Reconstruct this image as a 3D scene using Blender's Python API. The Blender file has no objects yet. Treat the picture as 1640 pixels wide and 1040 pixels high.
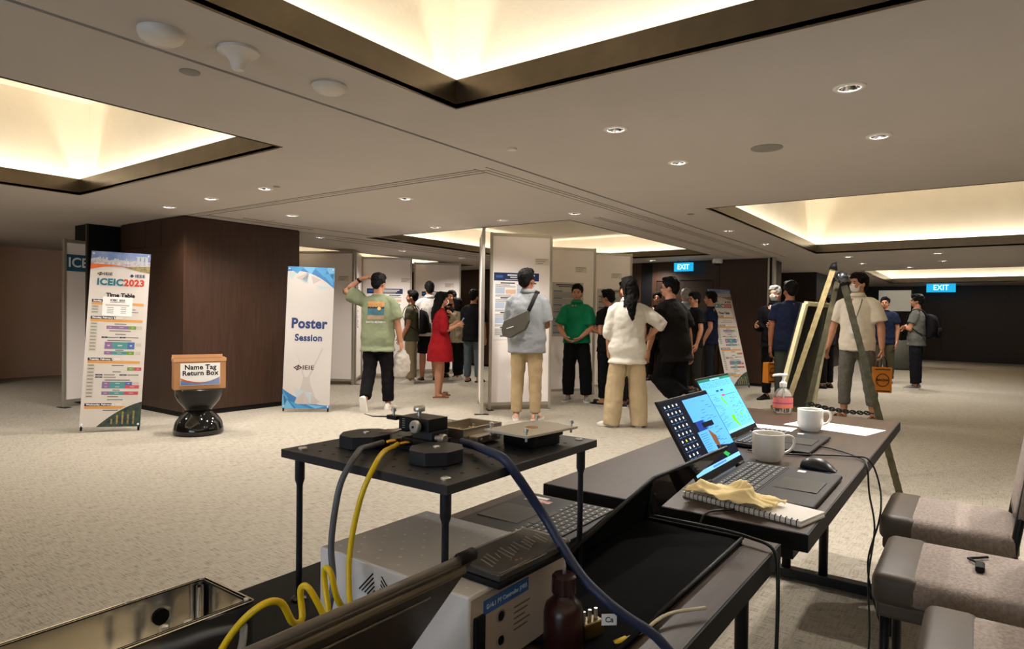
import bpy, bmesh, math, random
import numpy as np
from mathutils import Vector, Matrix, noise
random.seed(7)
PI = math.pi
# ------------------------------------------------------------------ camera
# room axes: X runs towards the far right of the hall, Y towards the far left
F_PX, CXP, CYP, EYE, CEIL = 1035.0, 820.0, 520.0, 1.23, 2.34
YAW, PITCH, ROLL = math.radians(36.0), -math.atan(14/1035.0), math.atan(0.0134)
_f = Vector((math.cos(YAW)*math.cos(PITCH), math.sin(YAW)*math.cos(PITCH), math.sin(PITCH)))
_r0 = Vector((math.sin(YAW), -math.cos(YAW), 0.0)); _u0 = _r0.cross(_f)
_r = _r0*math.cos(ROLL) + _u0*math.sin(ROLL); _u = _r.cross(_f)
EYEP = Vector((0, 0, EYE))
def ray(px, py): return _f + _r*((px-CXP)/F_PX) - _u*((py-CYP)/F_PX)
def P(px, py, z):                       # survey helper: photo point on a horizontal plane of height z
    d = ray(px, py); return EYEP + d*((z-EYE)/d.z)
def D(px, py, depth): return EYEP + ray(px, py)*depth
def AX(px, py, X): d = ray(px, py); return EYEP + d*(X/d.x)
def AY(px, py, Y): d = ray(px, py); return EYEP + d*(Y/d.y)
scene = bpy.context.scene
COL = scene.collection
cam_d = bpy.data.cameras.new('camera'); cam = bpy.data.objects.new('camera', cam_d); COL.objects.link(cam)
cam_d.sensor_width = 36.0; cam_d.lens = F_PX/1640*36.0; cam_d.clip_start = 0.05; cam_d.clip_end = 200
M3 = Matrix((_r, _u, -_f)).transposed()
cam.matrix_world = Matrix.Translation(EYEP) @ M3.to_4x4()
scene.camera = cam
# ------------------------------------------------------------------ world, exposure
w = bpy.data.worlds.new('world'); scene.world = w; w.use_nodes = True
w.node_tree.nodes['Background'].inputs[0].default_value = (1.0, 0.86, 0.70, 1)
w.node_tree.nodes['Background'].inputs[1].default_value = 0.06
vs = scene.view_settings
vs.view_transform = 'Standard'; vs.look = 'None'; vs.gamma = 1.0; vs.use_curve_mapping = False
vs.exposure = 0.05
K_SPOT, K_COVE = 100.0, 4.5
WARM = (1.0, 0.935, 0.865)
def spot(x, y, z, power=K_SPOT, size=2.55, col=WARM, blend=0.65, rad=0.05):
    l = bpy.data.lights.new('downlight_beam', 'SPOT'); l.energy = power; l.color = col
    l.spot_size = size; l.spot_blend = blend; l.shadow_soft_size = rad
    o = bpy.data.objects.new('downlight_beam', l); COL.objects.link(o); o.location = (x, y, z); return o
# ------------------------------------------------------------------ mesh builder
class MB:
    def __init__(s): s.v = []; s.f = []; s.M = Matrix.Identity(4)
    def add(s, vs, fs):
        n = len(s.v); M = s.M
        s.v += [M @ Vector(v) for v in vs]; s.f += [tuple(i+n for i in f) for f in fs]; return s
    def box(s, x0, x1, y0, y1, z0, z1):
        x0, x1 = min(x0, x1), max(x0, x1); y0, y1 = min(y0, y1), max(y0, y1); z0, z1 = min(z0, z1), max(z0, z1)
        return s.add([(x0,y0,z0),(x1,y0,z0),(x1,y1,z0),(x0,y1,z0),(x0,y0,z1),(x1,y0,z1),(x1,y1,z1),(x0,y1,z1)],
                     [(0,3,2,1),(4,5,6,7),(0,1,5,4),(1,2,6,5),(2,3,7,6),(3,0,4,7)])
    def hexa(s, bot, top):              # 4 lower corners (counter-clockwise), 4 upper corners
        return s.add(list(bot)+list(top), [(0,3,2,1),(4,5,6,7),(0,1,5,4),(1,2,6,5),(2,3,7,6),(3,0,4,7)])
    def prism(s, pts, axis, a, b):      # polygon (2-D) extruded along axis
        n = len(pts)
        def mk(p, q): return {'x': (q, p[0], p[1]), 'y': (p[0], q, p[1]), 'z': (p[0], p[1], q)}[axis]
        vs = [mk(p, a) for p in pts] + [mk(p, b) for p in pts]
        fs = [tuple(range(n))[::-1], tuple(range(n, 2*n))] + [(i, (i+1) % n, n+(i+1) % n, n+i) for i in range(n)]
        return s.add(vs, fs)
    def slab(s, quad, n, t):            # 3-D polygon given a thickness t along n
        n = Vector(n).normalized()*t; k = len(quad)
        vs = [Vector(q) for q in quad] + [Vector(q)+n for q in quad]
        fs = [tuple(range(k))[::-1], tuple(range(k, 2*k))] + [(i, (i+1) % k, k+(i+1) % k, k+i) for i in range(k)]
        return s.add(vs, fs)
    def loft(s, rings, cap=True, closed=False):
        n = len(rings[0]); vs = [p for r in rings for p in r]; fs = []
        m = len(rings)
        for j in range(m if closed else m-1):
            for i in range(n):
                a = j*n+i; b = j*n+(i+1) % n; c = ((j+1) % m)*n+(i+1) % n; d = ((j+1) % m)*n+i
                fs.append((a, b, c, d))
        if cap and not closed: fs += [tuple(range(n))[::-1], tuple(range((m-1)*n, m*n))]
        return s.add(vs, fs)
    def lathe(s, prof, n=24, c=(0,0,0)):
        rings = [[(c[0]+r*math.cos(2*PI*i/n), c[1]+r*math.sin(2*PI*i/n), c[2]+z) for i in range(n)] for r, z in prof]
        return s.loft(rings)
    def cyl(s, a, b, r, r2=None, n=12):
        return s.tube([a, b], [r, r if r2 is None else r2], n)
    def tube(s, pts, r, n=8, cap=True, closed=False):
        pts = [Vector(p) for p in pts]; m = len(pts)
        if not hasattr(r, '__len__'): r = [r]*m
        rings = []; up = None
        for i, p in enumerate(pts):
            if closed: t = pts[(i+1) % m]-pts[i-1]
            else: t = pts[min(i+1, m-1)]-pts[max(i-1, 0)]
            t = t.normalized() if t.length > 1e-9 else Vector((0, 0, 1))
            if up is None:
                up = Vector((0, 0, 1)) if abs(t.z) < 0.9 else Vector((0, 1, 0))
            a = (up - t*up.dot(t))
            if a.length < 1e-6: a = Vector((1, 0, 0)) - t*t.x
            a.normalize(); b = t.cross(a); up = a
            rr = r[i] if hasattr(r[i], '__len__') else (r[i], r[i])
            rings.append([p + a*(rr[1]*math.sin(2*PI*k/n)) + b*(rr[0]*math.cos(2*PI*k/n)) for k in range(n)])
        return s.loft(rings, cap, closed)
    def sphere(s, c, r, nu=12, nv=8):
        rr = r if hasattr(r, '__len__') else (r, r, r); c = Vector(c)
        vs = [c+Vector((0, 0, -rr[2]))]
        for j in range(1, nv):
            t = -PI/2+PI*j/nv
            for i in range(nu):
                p = 2*PI*i/nu
                vs.append(c+Vector((rr[0]*math.cos(t)*math.cos(p), rr[1]*math.cos(t)*math.sin(p), rr[2]*math.sin(t))))
        vs.append(c+Vector((0, 0, rr[2]))); fs = []
        for i in range(nu):
            fs.append((0, 1+(i+1) % nu, 1+i))
            for j in range(nv-2):
                a = 1+j*nu+i; b = 1+j*nu+(i+1) % nu; fs.append((a, b, b+nu, a+nu))
            k = 1+(nv-2)*nu; fs.append((k+i, k+(i+1) % nu, len(vs)-1))
        return s.add(vs, fs)
    def quad(s, a, b, c, d): return s.add([a, b, c, d], [(0, 1, 2, 3)])
    def mesh(s, name):
        me = bpy.data.meshes.new(name); me.from_pydata([tuple(v) for v in s.v], [], s.f); me.validate(); me.update()
        return me
    def build(s, name, mat, parent=None, smooth=False, bevel=0, seg=2):
        me = s.mesh(name)
        bm = bmesh.new(); bm.from_mesh(me); bmesh.ops.recalc_face_normals(bm, faces=bm.faces)
        if bevel:
            es = [e for e in bm.edges if len(e.link_faces) == 2 and e.calc_face_angle(0) > 0.5]
            bmesh.ops.bevel(bm, geom=es, offset=bevel, segments=seg, profile=0.5, affect='EDGES')
        bm.to_mesh(me); bm.free()
        o = bpy.data.objects.new(name, me); COL.objects.link(o)
        if mat is not None: me.materials.append(mat)
        if smooth:
            for p in me.polygons: p.use_smooth = True
            if bevel or smooth == 'auto':
                try:
                    me.set_sharp_from_angle(angle=math.radians(40))
                except Exception: pass
        if parent is not None: o.parent = parent
        return o
def mb(): return MB()
def bx(*a): return MB().box(*a)
def catmull(pts, k=6):
    pts = [Vector(p) for p in pts]; out = []
    q = [pts[0]*2-pts[1]] + pts + [pts[-1]*2-pts[-2]]
    for i in range(1, len(q)-2):
        for j in range(k):
            t = j/k; a, b, c, d = q[i-1], q[i], q[i+1], q[i+2]
            out.append(0.5*((2*b)+(c-a)*t+(2*a-5*b+4*c-d)*t*t+(3*b-a-3*c+d)*t**3))
    out.append(pts[-1]); return out
def tag(o, label, cat, group=None):
    o['label'] = label; o['category'] = cat
    if group: o['group'] = group
    return o
def thing(name, label, cat, loc=(0, 0, 0), rotz=0.0, group=None):
    o = bpy.data.objects.new(name, None); COL.objects.link(o); o.empty_display_size = 0.05
    o.location = loc; o.rotation_euler = (0, 0, rotz); return tag(o, label, cat, group)
def struct(o): o['kind'] = 'structure'; return o
def copy_tree(o, parent=None):
    c = o.copy(); COL.objects.link(c); c.parent = parent
    for ch in list(o.children): copy_tree(ch, c)
    return c
# ------------------------------------------------------------------ materials
def lin(c):
    if isinstance(c, str):
        c = tuple(int(c[i:i+2], 16)/255 for i in (0, 2, 4))
    return tuple((x/12.92 if x <= 0.04045 else ((x+0.055)/1.055)**2.4) for x in c)
MATS = {}
def mat(name, col, rough=0.5, metal=0.0, var=0.0, vscale=8.0, bump=0.0, bscale=60.0, stretch=(1,1,1), spec=0.5, emit=None, estr=1.0,
        trans=0.0, ior=1.45, alpha=1.0, coat=0.0, sheen=0.0, col2=None):
    if name in MATS: return MATS[name]
    m = bpy.data.materials.new(name); m.use_nodes = True; nt = m.node_tree; b = nt.nodes['Principled BSDF']
    c = lin(col)
    b.inputs['Roughness'].default_value = rough; b.inputs['Metallic'].default_value = metal
    b.inputs['Specular IOR Level'].default_value = spec; b.inputs['IOR'].default_value = ior
    b.inputs['Transmission Weight'].default_value = trans; b.inputs['Alpha'].default_value = alpha
    b.inputs['Coat Weight'].default_value = coat; b.inputs['Sheen Weight'].default_value = sheen
    tc = nt.nodes.new('ShaderNodeTexCoord'); mp = nt.nodes.new('ShaderNodeMapping'); mp.inputs['Scale'].default_value = stretch
    nt.links.new(tc.outputs['Object'], mp.inputs[0])
    n1 = nt.nodes.new('ShaderNodeTexNoise'); n1.inputs['Scale'].default_value = vscale; n1.inputs['Detail'].default_value = 4
    nt.links.new(mp.outputs[0], n1.inputs[0])
    rp = nt.nodes.new('ShaderNodeValToRGB'); rp.color_ramp.elements[0].position = 0.3; rp.color_ramp.elements[1].position = 0.7
    c2 = lin(col2) if col2 else tuple(min(1, x*(1+var)) for x in c)
    c1 = c if col2 else tuple(x*(1-var) for x in c)
    rp.color_ramp.elements[0].color = (*c1, 1); rp.color_ramp.elements[1].color = (*c2, 1)
    nt.links.new(n1.outputs[0], rp.inputs[0]); nt.links.new(rp.outputs[0], b.inputs['Base Color'])
    if bump:
        n2 = nt.nodes.new('ShaderNodeTexNoise'); n2.inputs['Scale'].default_value = bscale; n2.inputs['Detail'].default_value = 3
        nt.links.new(mp.outputs[0], n2.inputs[0])
        bp = nt.nodes.new('ShaderNodeBump'); bp.inputs['Strength'].default_value = bump; bp.inputs['Distance'].default_value = 0.01
        nt.links.new(n2.outputs[0], bp.inputs['Height']); nt.links.new(bp.outputs[0], b.inputs['Normal'])
    if emit:
        b.inputs['Emission Color'].default_value = (*lin(emit), 1); b.inputs['Emission Strength'].default_value = estr
    MATS[name] = m; return m
def carpet_mat():
    m = bpy.data.materials.new('carpet'); m.use_nodes = True; nt = m.node_tree; b = nt.nodes['Principled BSDF']
    b.inputs['Roughness'].default_value = 0.95; b.inputs['Specular IOR Level'].default_value = 0.1
    tc = nt.nodes.new('ShaderNodeTexCoord')
    def nz(scale, det=2):
        mp = nt.nodes.new('ShaderNodeMapping'); mp.inputs['Scale'].default_value = scale; nt.links.new(tc.outputs['Object'], mp.inputs[0])
        n = nt.nodes.new('ShaderNodeTexNoise'); n.inputs['Scale'].default_value = 1.0; n.inputs['Detail'].default_value = det
        nt.links.new(mp.outputs[0], n.inputs[0]); return n
    a, c, d, e = nz((150, 14, 1), 3), nz((12, 120, 1), 3), nz((260, 260, 1)), nz((.7, .7, 1))
    def mix(op, x, y, v=None):
        k = nt.nodes.new('ShaderNodeMath'); k.operation = op
        nt.links.new(x, k.inputs[0])
        if v is None: nt.links.new(y, k.inputs[1])
        else: k.inputs[1].default_value = v
        return k.outputs[0]
    s1 = mix('ADD', mix('MULTIPLY', a.outputs[0], 0, 1.0), mix('MULTIPLY', c.outputs[0], 0, 0.7))
    s2 = mix('ADD', s1, mix('MULTIPLY', d.outputs[0], 0, 0.6)); s3 = mix('ADD', s2, mix('MULTIPLY', e.outputs[0], 0, 0.15))
    rp = nt.nodes.new('ShaderNodeValToRGB'); rp.color_ramp.elements[0].position = 0.93; rp.color_ramp.elements[1].position = 1.5
    nn = mix('MULTIPLY', s3, 0, 0.8)
    rp.color_ramp.elements[0].position = 0.78; rp.color_ramp.elements[1].position = 1.0
    nt.links.new(nn, rp.inputs[0])
    rp.color_ramp.elements[0].color = (*lin('7e766a'), 1); rp.color_ramp.elements[1].color = (*lin('aaa293'), 1)
    nt.links.new(rp.outputs[0], b.inputs['Base Color'])
    bp = nt.nodes.new('ShaderNodeBump'); bp.inputs['Strength'].default_value = 0.5; bp.inputs['Distance'].default_value = 0.006
    nt.links.new(s2, bp.inputs['Height']); nt.links.new(bp.outputs[0], b.inputs['Normal'])
    return m
CARPET = carpet_mat()
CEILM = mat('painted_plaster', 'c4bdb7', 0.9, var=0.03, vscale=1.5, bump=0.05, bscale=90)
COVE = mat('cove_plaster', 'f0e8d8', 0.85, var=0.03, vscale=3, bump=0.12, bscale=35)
BRONZE = mat('dark_bronze', '5e5446', 0.28, metal=0.85, var=0.1)
BLACK = mat('matte_black', '0b0b0b', 0.6, var=0.2, spec=.25)
BLACKM = mat('black_metal', '101113', 0.45, var=0.15, vscale=20, spec=.3)
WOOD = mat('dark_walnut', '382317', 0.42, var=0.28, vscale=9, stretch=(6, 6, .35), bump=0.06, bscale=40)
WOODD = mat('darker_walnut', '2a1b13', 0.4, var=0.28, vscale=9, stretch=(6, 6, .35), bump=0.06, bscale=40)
TABLEW = mat('wenge_laminate', '3a2a20', 0.36, var=0.35, vscale=10, stretch=(.8, 9, 1), bump=0.05, bscale=30)
TABLEE = mat('table_edging', '0b0a09', 0.5, var=0.1, spec=.2)
WHITEP = mat('white_board', 'efe6e0', 0.75, var=0.02, vscale=2)
ALU = mat('satin_aluminium', 'b9b3a6', 0.35, metal=0.7, var=0.06)
STEEL = mat('brushed_steel', 'd8d5cf', 0.28, metal=.75, var=0.08, vscale=30)
CHROME = mat('chrome', 'e6e6e6', 0.08, metal=1.0)
WHITE = mat('white_plastic', 'ece8e0', 0.45, var=0.02)
PAPER = mat('white_paper', 'f1eeea', 0.8, var=0.02, vscale=3)
NAVY = mat('navy_print', '152a5a', 0.6, var=0.05); INK = mat('black_print', '14141c', 0.6, var=0.05)
GOLD = mat('gold', 'd9a441', 0.25, metal=1.0, var=0.05)
GLASS = mat('clear_plastic', 'f6f8f8', 0.08, trans=1.0, ior=1.3)
FONT = None
def text_mesh(s, size, bold=0.0, align='CENTER', sx=1.0, space=1.0):
    cu = bpy.data.curves.new('lettering', 'FONT'); cu.body = s; cu.size = size; cu.align_x = align; cu.align_y = 'CENTER'
    cu.offset = bold; cu.space_character = space; cu.resolution_u = 3; cu.extrude = 0.0004
    o = bpy.data.objects.new('lettering', cu); COL.objects.link(o)
    bpy.context.view_layer.update()
    me = bpy.data.meshes.new_from_object(o.evaluated_get(bpy.context.evaluated_depsgraph_get()))
    bpy.data.objects.remove(o); bpy.data.curves.remove(cu)
    if sx != 1.0:
        for v in me.vertices: v.co.x *= sx
    return me
def text(name, s, size, m, parent, loc, bold=0.0, align='CENTER', sx=1.0, rot=(PI/2, 0, 0), space=1.0):
    """lettering standing in the local XZ plane, read from -Y"""
    me = text_mesh(s, size, bold, align, sx, space); me.materials.clear(); me.materials.append(m)
    o = bpy.data.objects.new(name, me); COL.objects.link(o); o.parent = parent; o.location = loc; o.rotation_euler = rot
    return o
class Print:
    """flat ink laid 0.6 mm over a sheet standing in local XZ (seen from -Y); one mesh per ink"""
    def __init__(s, y): s.y = y; s.d = {}
    def rect(s, ink, x0, x1, z0, z1, lift=0.0):
        y = s.y-lift; s.d.setdefault(ink, MB()).quad((x0,y,z0),(x1,y,z0),(x1,y,z1),(x0,y,z1)); return s
    def poly(s, ink, pts, lift=0.0):
        y = s.y-lift; s.d.setdefault(ink, MB()).add([(p[0], y, p[1]) for p in pts], [tuple(range(len(pts)))]); return s
    def build(s, parent, inks):
        for k, b in s.d.items():
            o = b.build(k, inks[k], parent)
            if len(b.f) > 1: o['kind'] = 'stuff'
# ================================================================== the setting
X0, X1, Y0, Y1 = -4.5, 24.2, -5.2, 14.0
fl = struct(bx(X0-.2, X1+.2, Y0-.2, Y1+.2, -0.1, 0).build('floor', CARPET))
# coffers: x0, x1, y0, y1, height of the recess
COFFERS = [(-2.6, 2.63, -2.9, 2.30, 0.92), (-2.6, 2.59, 3.82, 7.05, 0.92), (6.44, 11.75, -2.9, 2.26, 0.95),
           (6.40, 11.15, 3.85, 7.28, 0.44), (16.3, 22.2, -2.9, 2.19, 0.80), (6.44, 11.15, 9.2, 12.6, 0.44)]
DL = [(3.44,.53),(3.45,1.77),(4.44,.52),(4.43,1.77),(3.38,5.21),(3.39,6.13),(4.48,6.37),(4.41,4.48),(6.02,4.53),(6.05,5.62),
      (6.02,3.56),(5.98,7.83),(3.4,-.8),(4.4,-.8),(3.42,7.02),(1.7,7.6),  # after the measured dozen, downlights are added to light the rest of the hall
      (8.0,8.2),(9.6,8.2),(11.6,8.2),(12.6,.6),(12.6,1.9),(14.2,.6),(14.2,1.9),(15.5,1.2),(18,2.7),(21,2.7),(11.75,5.2),(1.6,11.2),(.2,10.6),(8.2,2.6),(9.9,2.6)]
SLITS = [(-2.6, 12.2, 2.835, 2.862), (3.88, 12.2, 3.068, 3.086), (3.871, 3.889, 3.086, 7.44),
         (6.38, 11.85, 3.455, 3.475), (6.38, 11.85, 3.515, 3.535), (4.6, 4.62, 6.9, 7.4)]
holes = [c[:4] for c in COFFERS] + SLITS + [(x-.045, x+.045, y-.045, y+.045) for x, y in DL]
xs = sorted({X0-.2, X1+.2, *[h[0] for h in holes], *[h[1] for h in holes]})
ys = sorted({Y0-.2, Y1+.2, *[h[2] for h in holes], *[h[3] for h in holes]})
cb = mb()
for j in range(len(ys)-1):
    yc = (ys[j]+ys[j+1])/2; start = None
    for i in range(len(xs)):
        solid = i < len(xs)-1 and not any(h[0] < (xs[i]+xs[i+1])/2 < h[1] and h[2] < yc < h[3] for h in holes)
        if solid and start is None: start = xs[i]
        if not solid and start is not None:
            e = xs[i]; cb.box(start, e, ys[j], ys[j+1], CEIL, CEIL+.02); start = None
ceil = struct(cb.build('ceiling', CEILM))
for (a, b, c, d) in SLITS:                      # black reveals behind the slits
    bx(a-.01, b+.01, c-.01, d+.01, CEIL+.02, CEIL+.06).build('slit_reveal', BLACK, ceil)
TRIM = mat('track_trim', '8d8579', 0.5, metal=0.3)
for (a, b, c, d) in [(3.80, 12.2, 3.02, 3.028), (3.80, 12.2, 3.13, 3.138)]:
    bx(a, b, c, d, CEIL-.003, CEIL+.001).build('partition_track', TRIM, ceil)
for (a, b, c, d) in [(3.82, 3.828, 3.138, 7.44), (3.935, 3.943, 3.138, 7.44), (4.3, 7.0, 7.05, 7.07), (4.9, 7.0, 7.55, 7.57), (6.98, 7.0, 7.07, 7.55),
                     (6.2, 11.2, 7.50, 7.53), (6.2, 11.2, 7.72, 7.75), (6.2, 11.2, 7.94, 7.97), (3.95, 5.4, 7.2, 7.24)]:
    bx(a, b, c, d, CEIL-.004, CEIL+.001).build('partition_track', TRIM, ceil)
# coffers: bronze fascia, set-back lit plaster walls, plaster top, hidden strip lamps on the ledge
FH = 0.15
for ci, (a, b, c, d, hh) in enumerate(COFFERS):
    s = 0.13                                    # cove ledge behind the fascia
    t = struct(bx(a-s-.04, b+s+.04, c-s-.04, d+s+.04, CEIL+hh, CEIL+hh+.04).build('trim_%d' % (ci+1), COVE))
    fh = FH if hh > .5 else .12
    for (p, q, r_, e) in ((a-.012, a, c, d), (b, b+.012, c, d), (a-.012, b+.012, c-.012, c), (a-.012, b+.012, d, d+.012)):
        bx(p, q, r_, e, CEIL-.004, CEIL+fh).build('fascia', BRONZE, t)
    bx(a-s-.04, a-s, c-s, d+s, CEIL+.02, CEIL+hh).build('cove_wall', COVE, t); bx(b+s, b+s+.04, c-s, d+s, CEIL+.02, CEIL+hh).build('cove_wall', COVE, t)
    bx(a-s, b+s, c-s-.04, c-s, CEIL+.02, CEIL+hh).build('cove_wall', COVE, t); bx(a-s, b+s, d+s, d+s+.04, CEIL+.02, CEIL+hh).build('cove_wall', COVE, t)
    for (x, y, sx, sy, ang) in ((a-.05, (c+d)/2, .03, d-c, 0), (b+.05, (c+d)/2, .03, d-c, 1), ((a+b)/2, c-.05, b-a, .03, 2), ((a+b)/2, d+.05, b-a, .03, 3)):
        l = bpy.data.lights.new('cove_lamp', 'AREA'); l.shape = 'RECTANGLE'; l.size = sx; l.size_y = sy
        l.energy = K_COVE*max(sx, sy)*(1.0 if hh > .5 else .55); l.color = (1.0, 0.90, 0.735)
        o = bpy.data.objects.new('cove_lamp', l); COL.objects.link(o); o.location = (x, y, CEIL+.06)
        o.rotation_euler = {0: (PI, -.25, 0), 1: (PI, .25, 0), 2: (PI+.25, 0, 0), 3: (PI-.25, 0, 0)}[ang]
LAMPM = mat('lamp_face', 'fff2dc', 0.5, emit='fff0d8', estr=10.0)
def downlight():
    t = thing('downlight', 'small round recessed ceiling downlight with chrome reflector', 'downlight', group='recessed ceiling downlights')
    n = 24
    def ring(r, z): return [(r*math.cos(2*PI*i/n), r*math.sin(2*PI*i/n), z) for i in range(n)]
    MB().loft([ring(.046, 0.0), ring(.046, -.006), ring(.072, -.004), ring(.074, 0.0)], closed=True).build('trim_ring', WHITE, t, True)
    MB().loft([ring(.046, -.004), ring(.036, .05)], cap=False).build('reflector', CHROME, t, True)
    MB().lathe([(.036, .048), (.036, .055)], n).build('lamp', LAMPM, t)
    return t
DLLAB = ['large downlight nearest the upper right corner of the picture', 'downlight under the right bronze edge of the near coffer', 'downlight just right of the round grey speaker grille',
         'downlight just left of the round grey speaker grille', 'downlight touching the tiny grey ceiling disc left of centre', 'downlight in front of the top of the wood-clad block', 'downlight behind the partition track over the wood-clad block',
         'downlight in the open ceiling above the woman in red', 'downlight right above the near poster board', 'downlight left of the near poster board at the far coffer edge',
         'downlight above the heads right of the near poster board', 'downlight above the poster session banner',
         'added downlight past the right edge of the picture, nearer one', 'added downlight past the right edge of the picture, farther one', 'added downlight just in front of the corner of the wood-clad block', 'added downlight left of the time table banner beyond the picture edge',
         'added downlight behind the leftmost poster board', 'added downlight over the board behind the pale green t-shirt', 'added downlight behind the boards near the dark far wall', 'tiny added corridor downlight behind the easel, near row right', 'tiny added corridor downlight behind the easel, near row left',
         'tiny added corridor downlight, far row right', 'tiny added corridor downlight, far row left', 'tiny added corridor downlight just before the farthest coffer', 'tiny added downlight along the left side of the farthest coffer, nearer', 'tiny added downlight along the left side of the farthest coffer, farther',
         'added downlight in front of the exit door between the coffer and the wall', 'added lobby downlight behind the time table banner', 'added lobby downlight beyond the left picture edge', 'added downlight along the black slit, nearer to the near coffer tip', 'added downlight along the black slit, farther towards the exit wall']
d0 = downlight()
for i, (x, y) in enumerate(DL):
    o = d0 if i == 0 else copy_tree(d0)
    o.location = (x, y, CEIL)
    if i < len(DLLAB): o['label'] = DLLAB[i]
    else: o['label'] = 'tiny distant or half hidden downlight in the far ceiling'
    spot(x, y, CEIL-.012)
# flat ceiling fittings
def ceil_disc(name, px, py, r, h, label, cat, m, prof=None, group=None):
    p = P(px, py, CEIL); b = MB().lathe(prof or [(r, 0), (r, -h*.6), (r*.93, -h)], 32)
    o = b.build(name, m, None, 'auto'); o.location = (p.x, p.y, CEIL); tag(o, label, cat, group); return o
GREY = mat('grille_grey', '8e8a82', 0.7, var=.06, vscale=200); WPL = mat('cream_plastic', 'd9d2c8', 0.4, var=.02)
ceil_disc('ceiling_speaker', 1228, 237, .098, .006, 'large flat grey round ceiling speaker grille among the downlights on the right', 'speaker', GREY)
ceil_disc('access_disc', 304, 115, .045, .005, 'small flat grey ceiling disc beside the funnel-shaped fitting at upper left', 'ceiling disc', GREY)
ceil_disc('detector', 820, 238, .034, .012, 'small white ceiling disc below the dark corner of the near light coffer', 'detector', WPL)
ceil_disc('detector', 1106, 343, .034, .006, 'small grey ceiling disc left of the tip of the right light coffer', 'detector', GREY)
ceil_disc('detector', 443, 299, .03, .005, 'tiny grey ceiling disc right beside a downlight left of centre', 'detector', GREY)
ceil_disc('detector', 805, 353, .035, .014, 'small white ceiling disc just above the near poster board', 'detector', WPL)
ceil_disc('access_point', 527, 137, .075, .045, 'round white dome wireless access point below the near coffer', 'access point', WPL,
          [(.083, 0), (.086, -.008), (.078, -.022), (.072, -.026), (.058, -.036), (.03, -.041), (.005, -.042)])
ceil_disc('funnel_fitting', 382, 80, .07, .1, 'white funnel-shaped ceiling fitting with a flared rim', 'ceiling fitting', WPL,
          [(.083, 0), (.084, -.012), (.072, -.02), (.05, -.032), (.036, -.05), (.028, -.075), (.022, -.086), (.008, -.09)])
ceil_disc('funnel_fitting', 258, 50, .07, .1, 'white domed ceiling fitting cut off by the top of the picture at left', 'ceiling fitting', WPL,
          [(.085, 0), (.086, -.015), (.075, -.035), (.05, -.05), (.01, -.055)])
# ---- outer walls
PINK = mat('pinkish_plaster', 'c9aa98', 0.85, var=.04, vscale=1.2)
struct(bx(X0-.2, X0, Y0, Y1, 0, CEIL).build('wall_back', PINK))
wn = struct(bx(X0+.002, X0+.012, -1.2, 3.6, .75, 2.15).build('window_added_1', mat('added_daylight_pane', 'dfe8f2', .2, emit='cfe0f4', estr=5.0)))  # unseen window, added to bring cool light onto the near instruments
for y in (-1.2, 0, 1.2, 2.4, 3.6): bx(X0+.001, X0+.06, y-.03, y+.03, .72, 2.18).build('added_window_frame', ALU, wn)
for z in (.72, 2.18): bx(X0+.001, X0+.06, -1.23, 3.63, z-.03, z+.03).build('added_window_frame', ALU, wn)
struct(bx(X0, X1, Y0-.2, Y0, 0, CEIL).build('wall_right', WOOD))
struct(bx(X0, X1, Y1, Y1+.2, 0, CEIL).build('wall_left', PINK))
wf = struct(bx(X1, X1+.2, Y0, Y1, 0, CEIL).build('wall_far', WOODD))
for k in range(8):
    y = -5.0+k*1.2
    bx(X1-.02, X1, y+.006, y+1.194, .1, CEIL-.02).build('wall_panel', WOODD, wf)
# ---- wood-clad block left of centre
PX, PY, PXR, PYB = 3.80, 7.45, 5.36, 9.05
pl = struct(bx(PX+.02, PXR, PY+.02, PYB, .06, CEIL).build('wall_pillar', BLACK))
bx(PX, PXR, PY, PY+.02, .06, CEIL-.012).build('wood_panel', WOOD, pl)
MB().prism([(PY+.0205, .06), (8.43, .06), (8.43, 2.01), (7.97, 2.01), (7.97, CEIL-.012), (PY+.0205, CEIL-.012)], 'x', PX, PX+.02).build('wood_panel', WOOD, pl)
for (a, b, z0, z1) in ((7.976, 8.376, 2.016, CEIL-.012), (8.382, PYB, 2.016, CEIL-.012), (8.436, PYB, .06, 2.01)):
    bx(PX, PX+.02, a, b, z0, z1).build('wood_panel', WOOD, pl)
bx(PX+.015, PXR-.01, PY+.015, PYB, 0, .06).build('plinth', BLACK, pl)
# black metal column beyond the block
o = struct(bx(PX-.28, PX+.3, 9.3, 9.72, 0, CEIL).build('wall_column', BLACK))
bx(PX-.30, PX-.28, 9.3, 9.34, 0, CEIL).build('edge_strip', BRONZE, o)
struct(bx(-4.5, PX-.6, 12.6, 12.8, 0, CEIL).build('wall_lobby', PINK))
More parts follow.
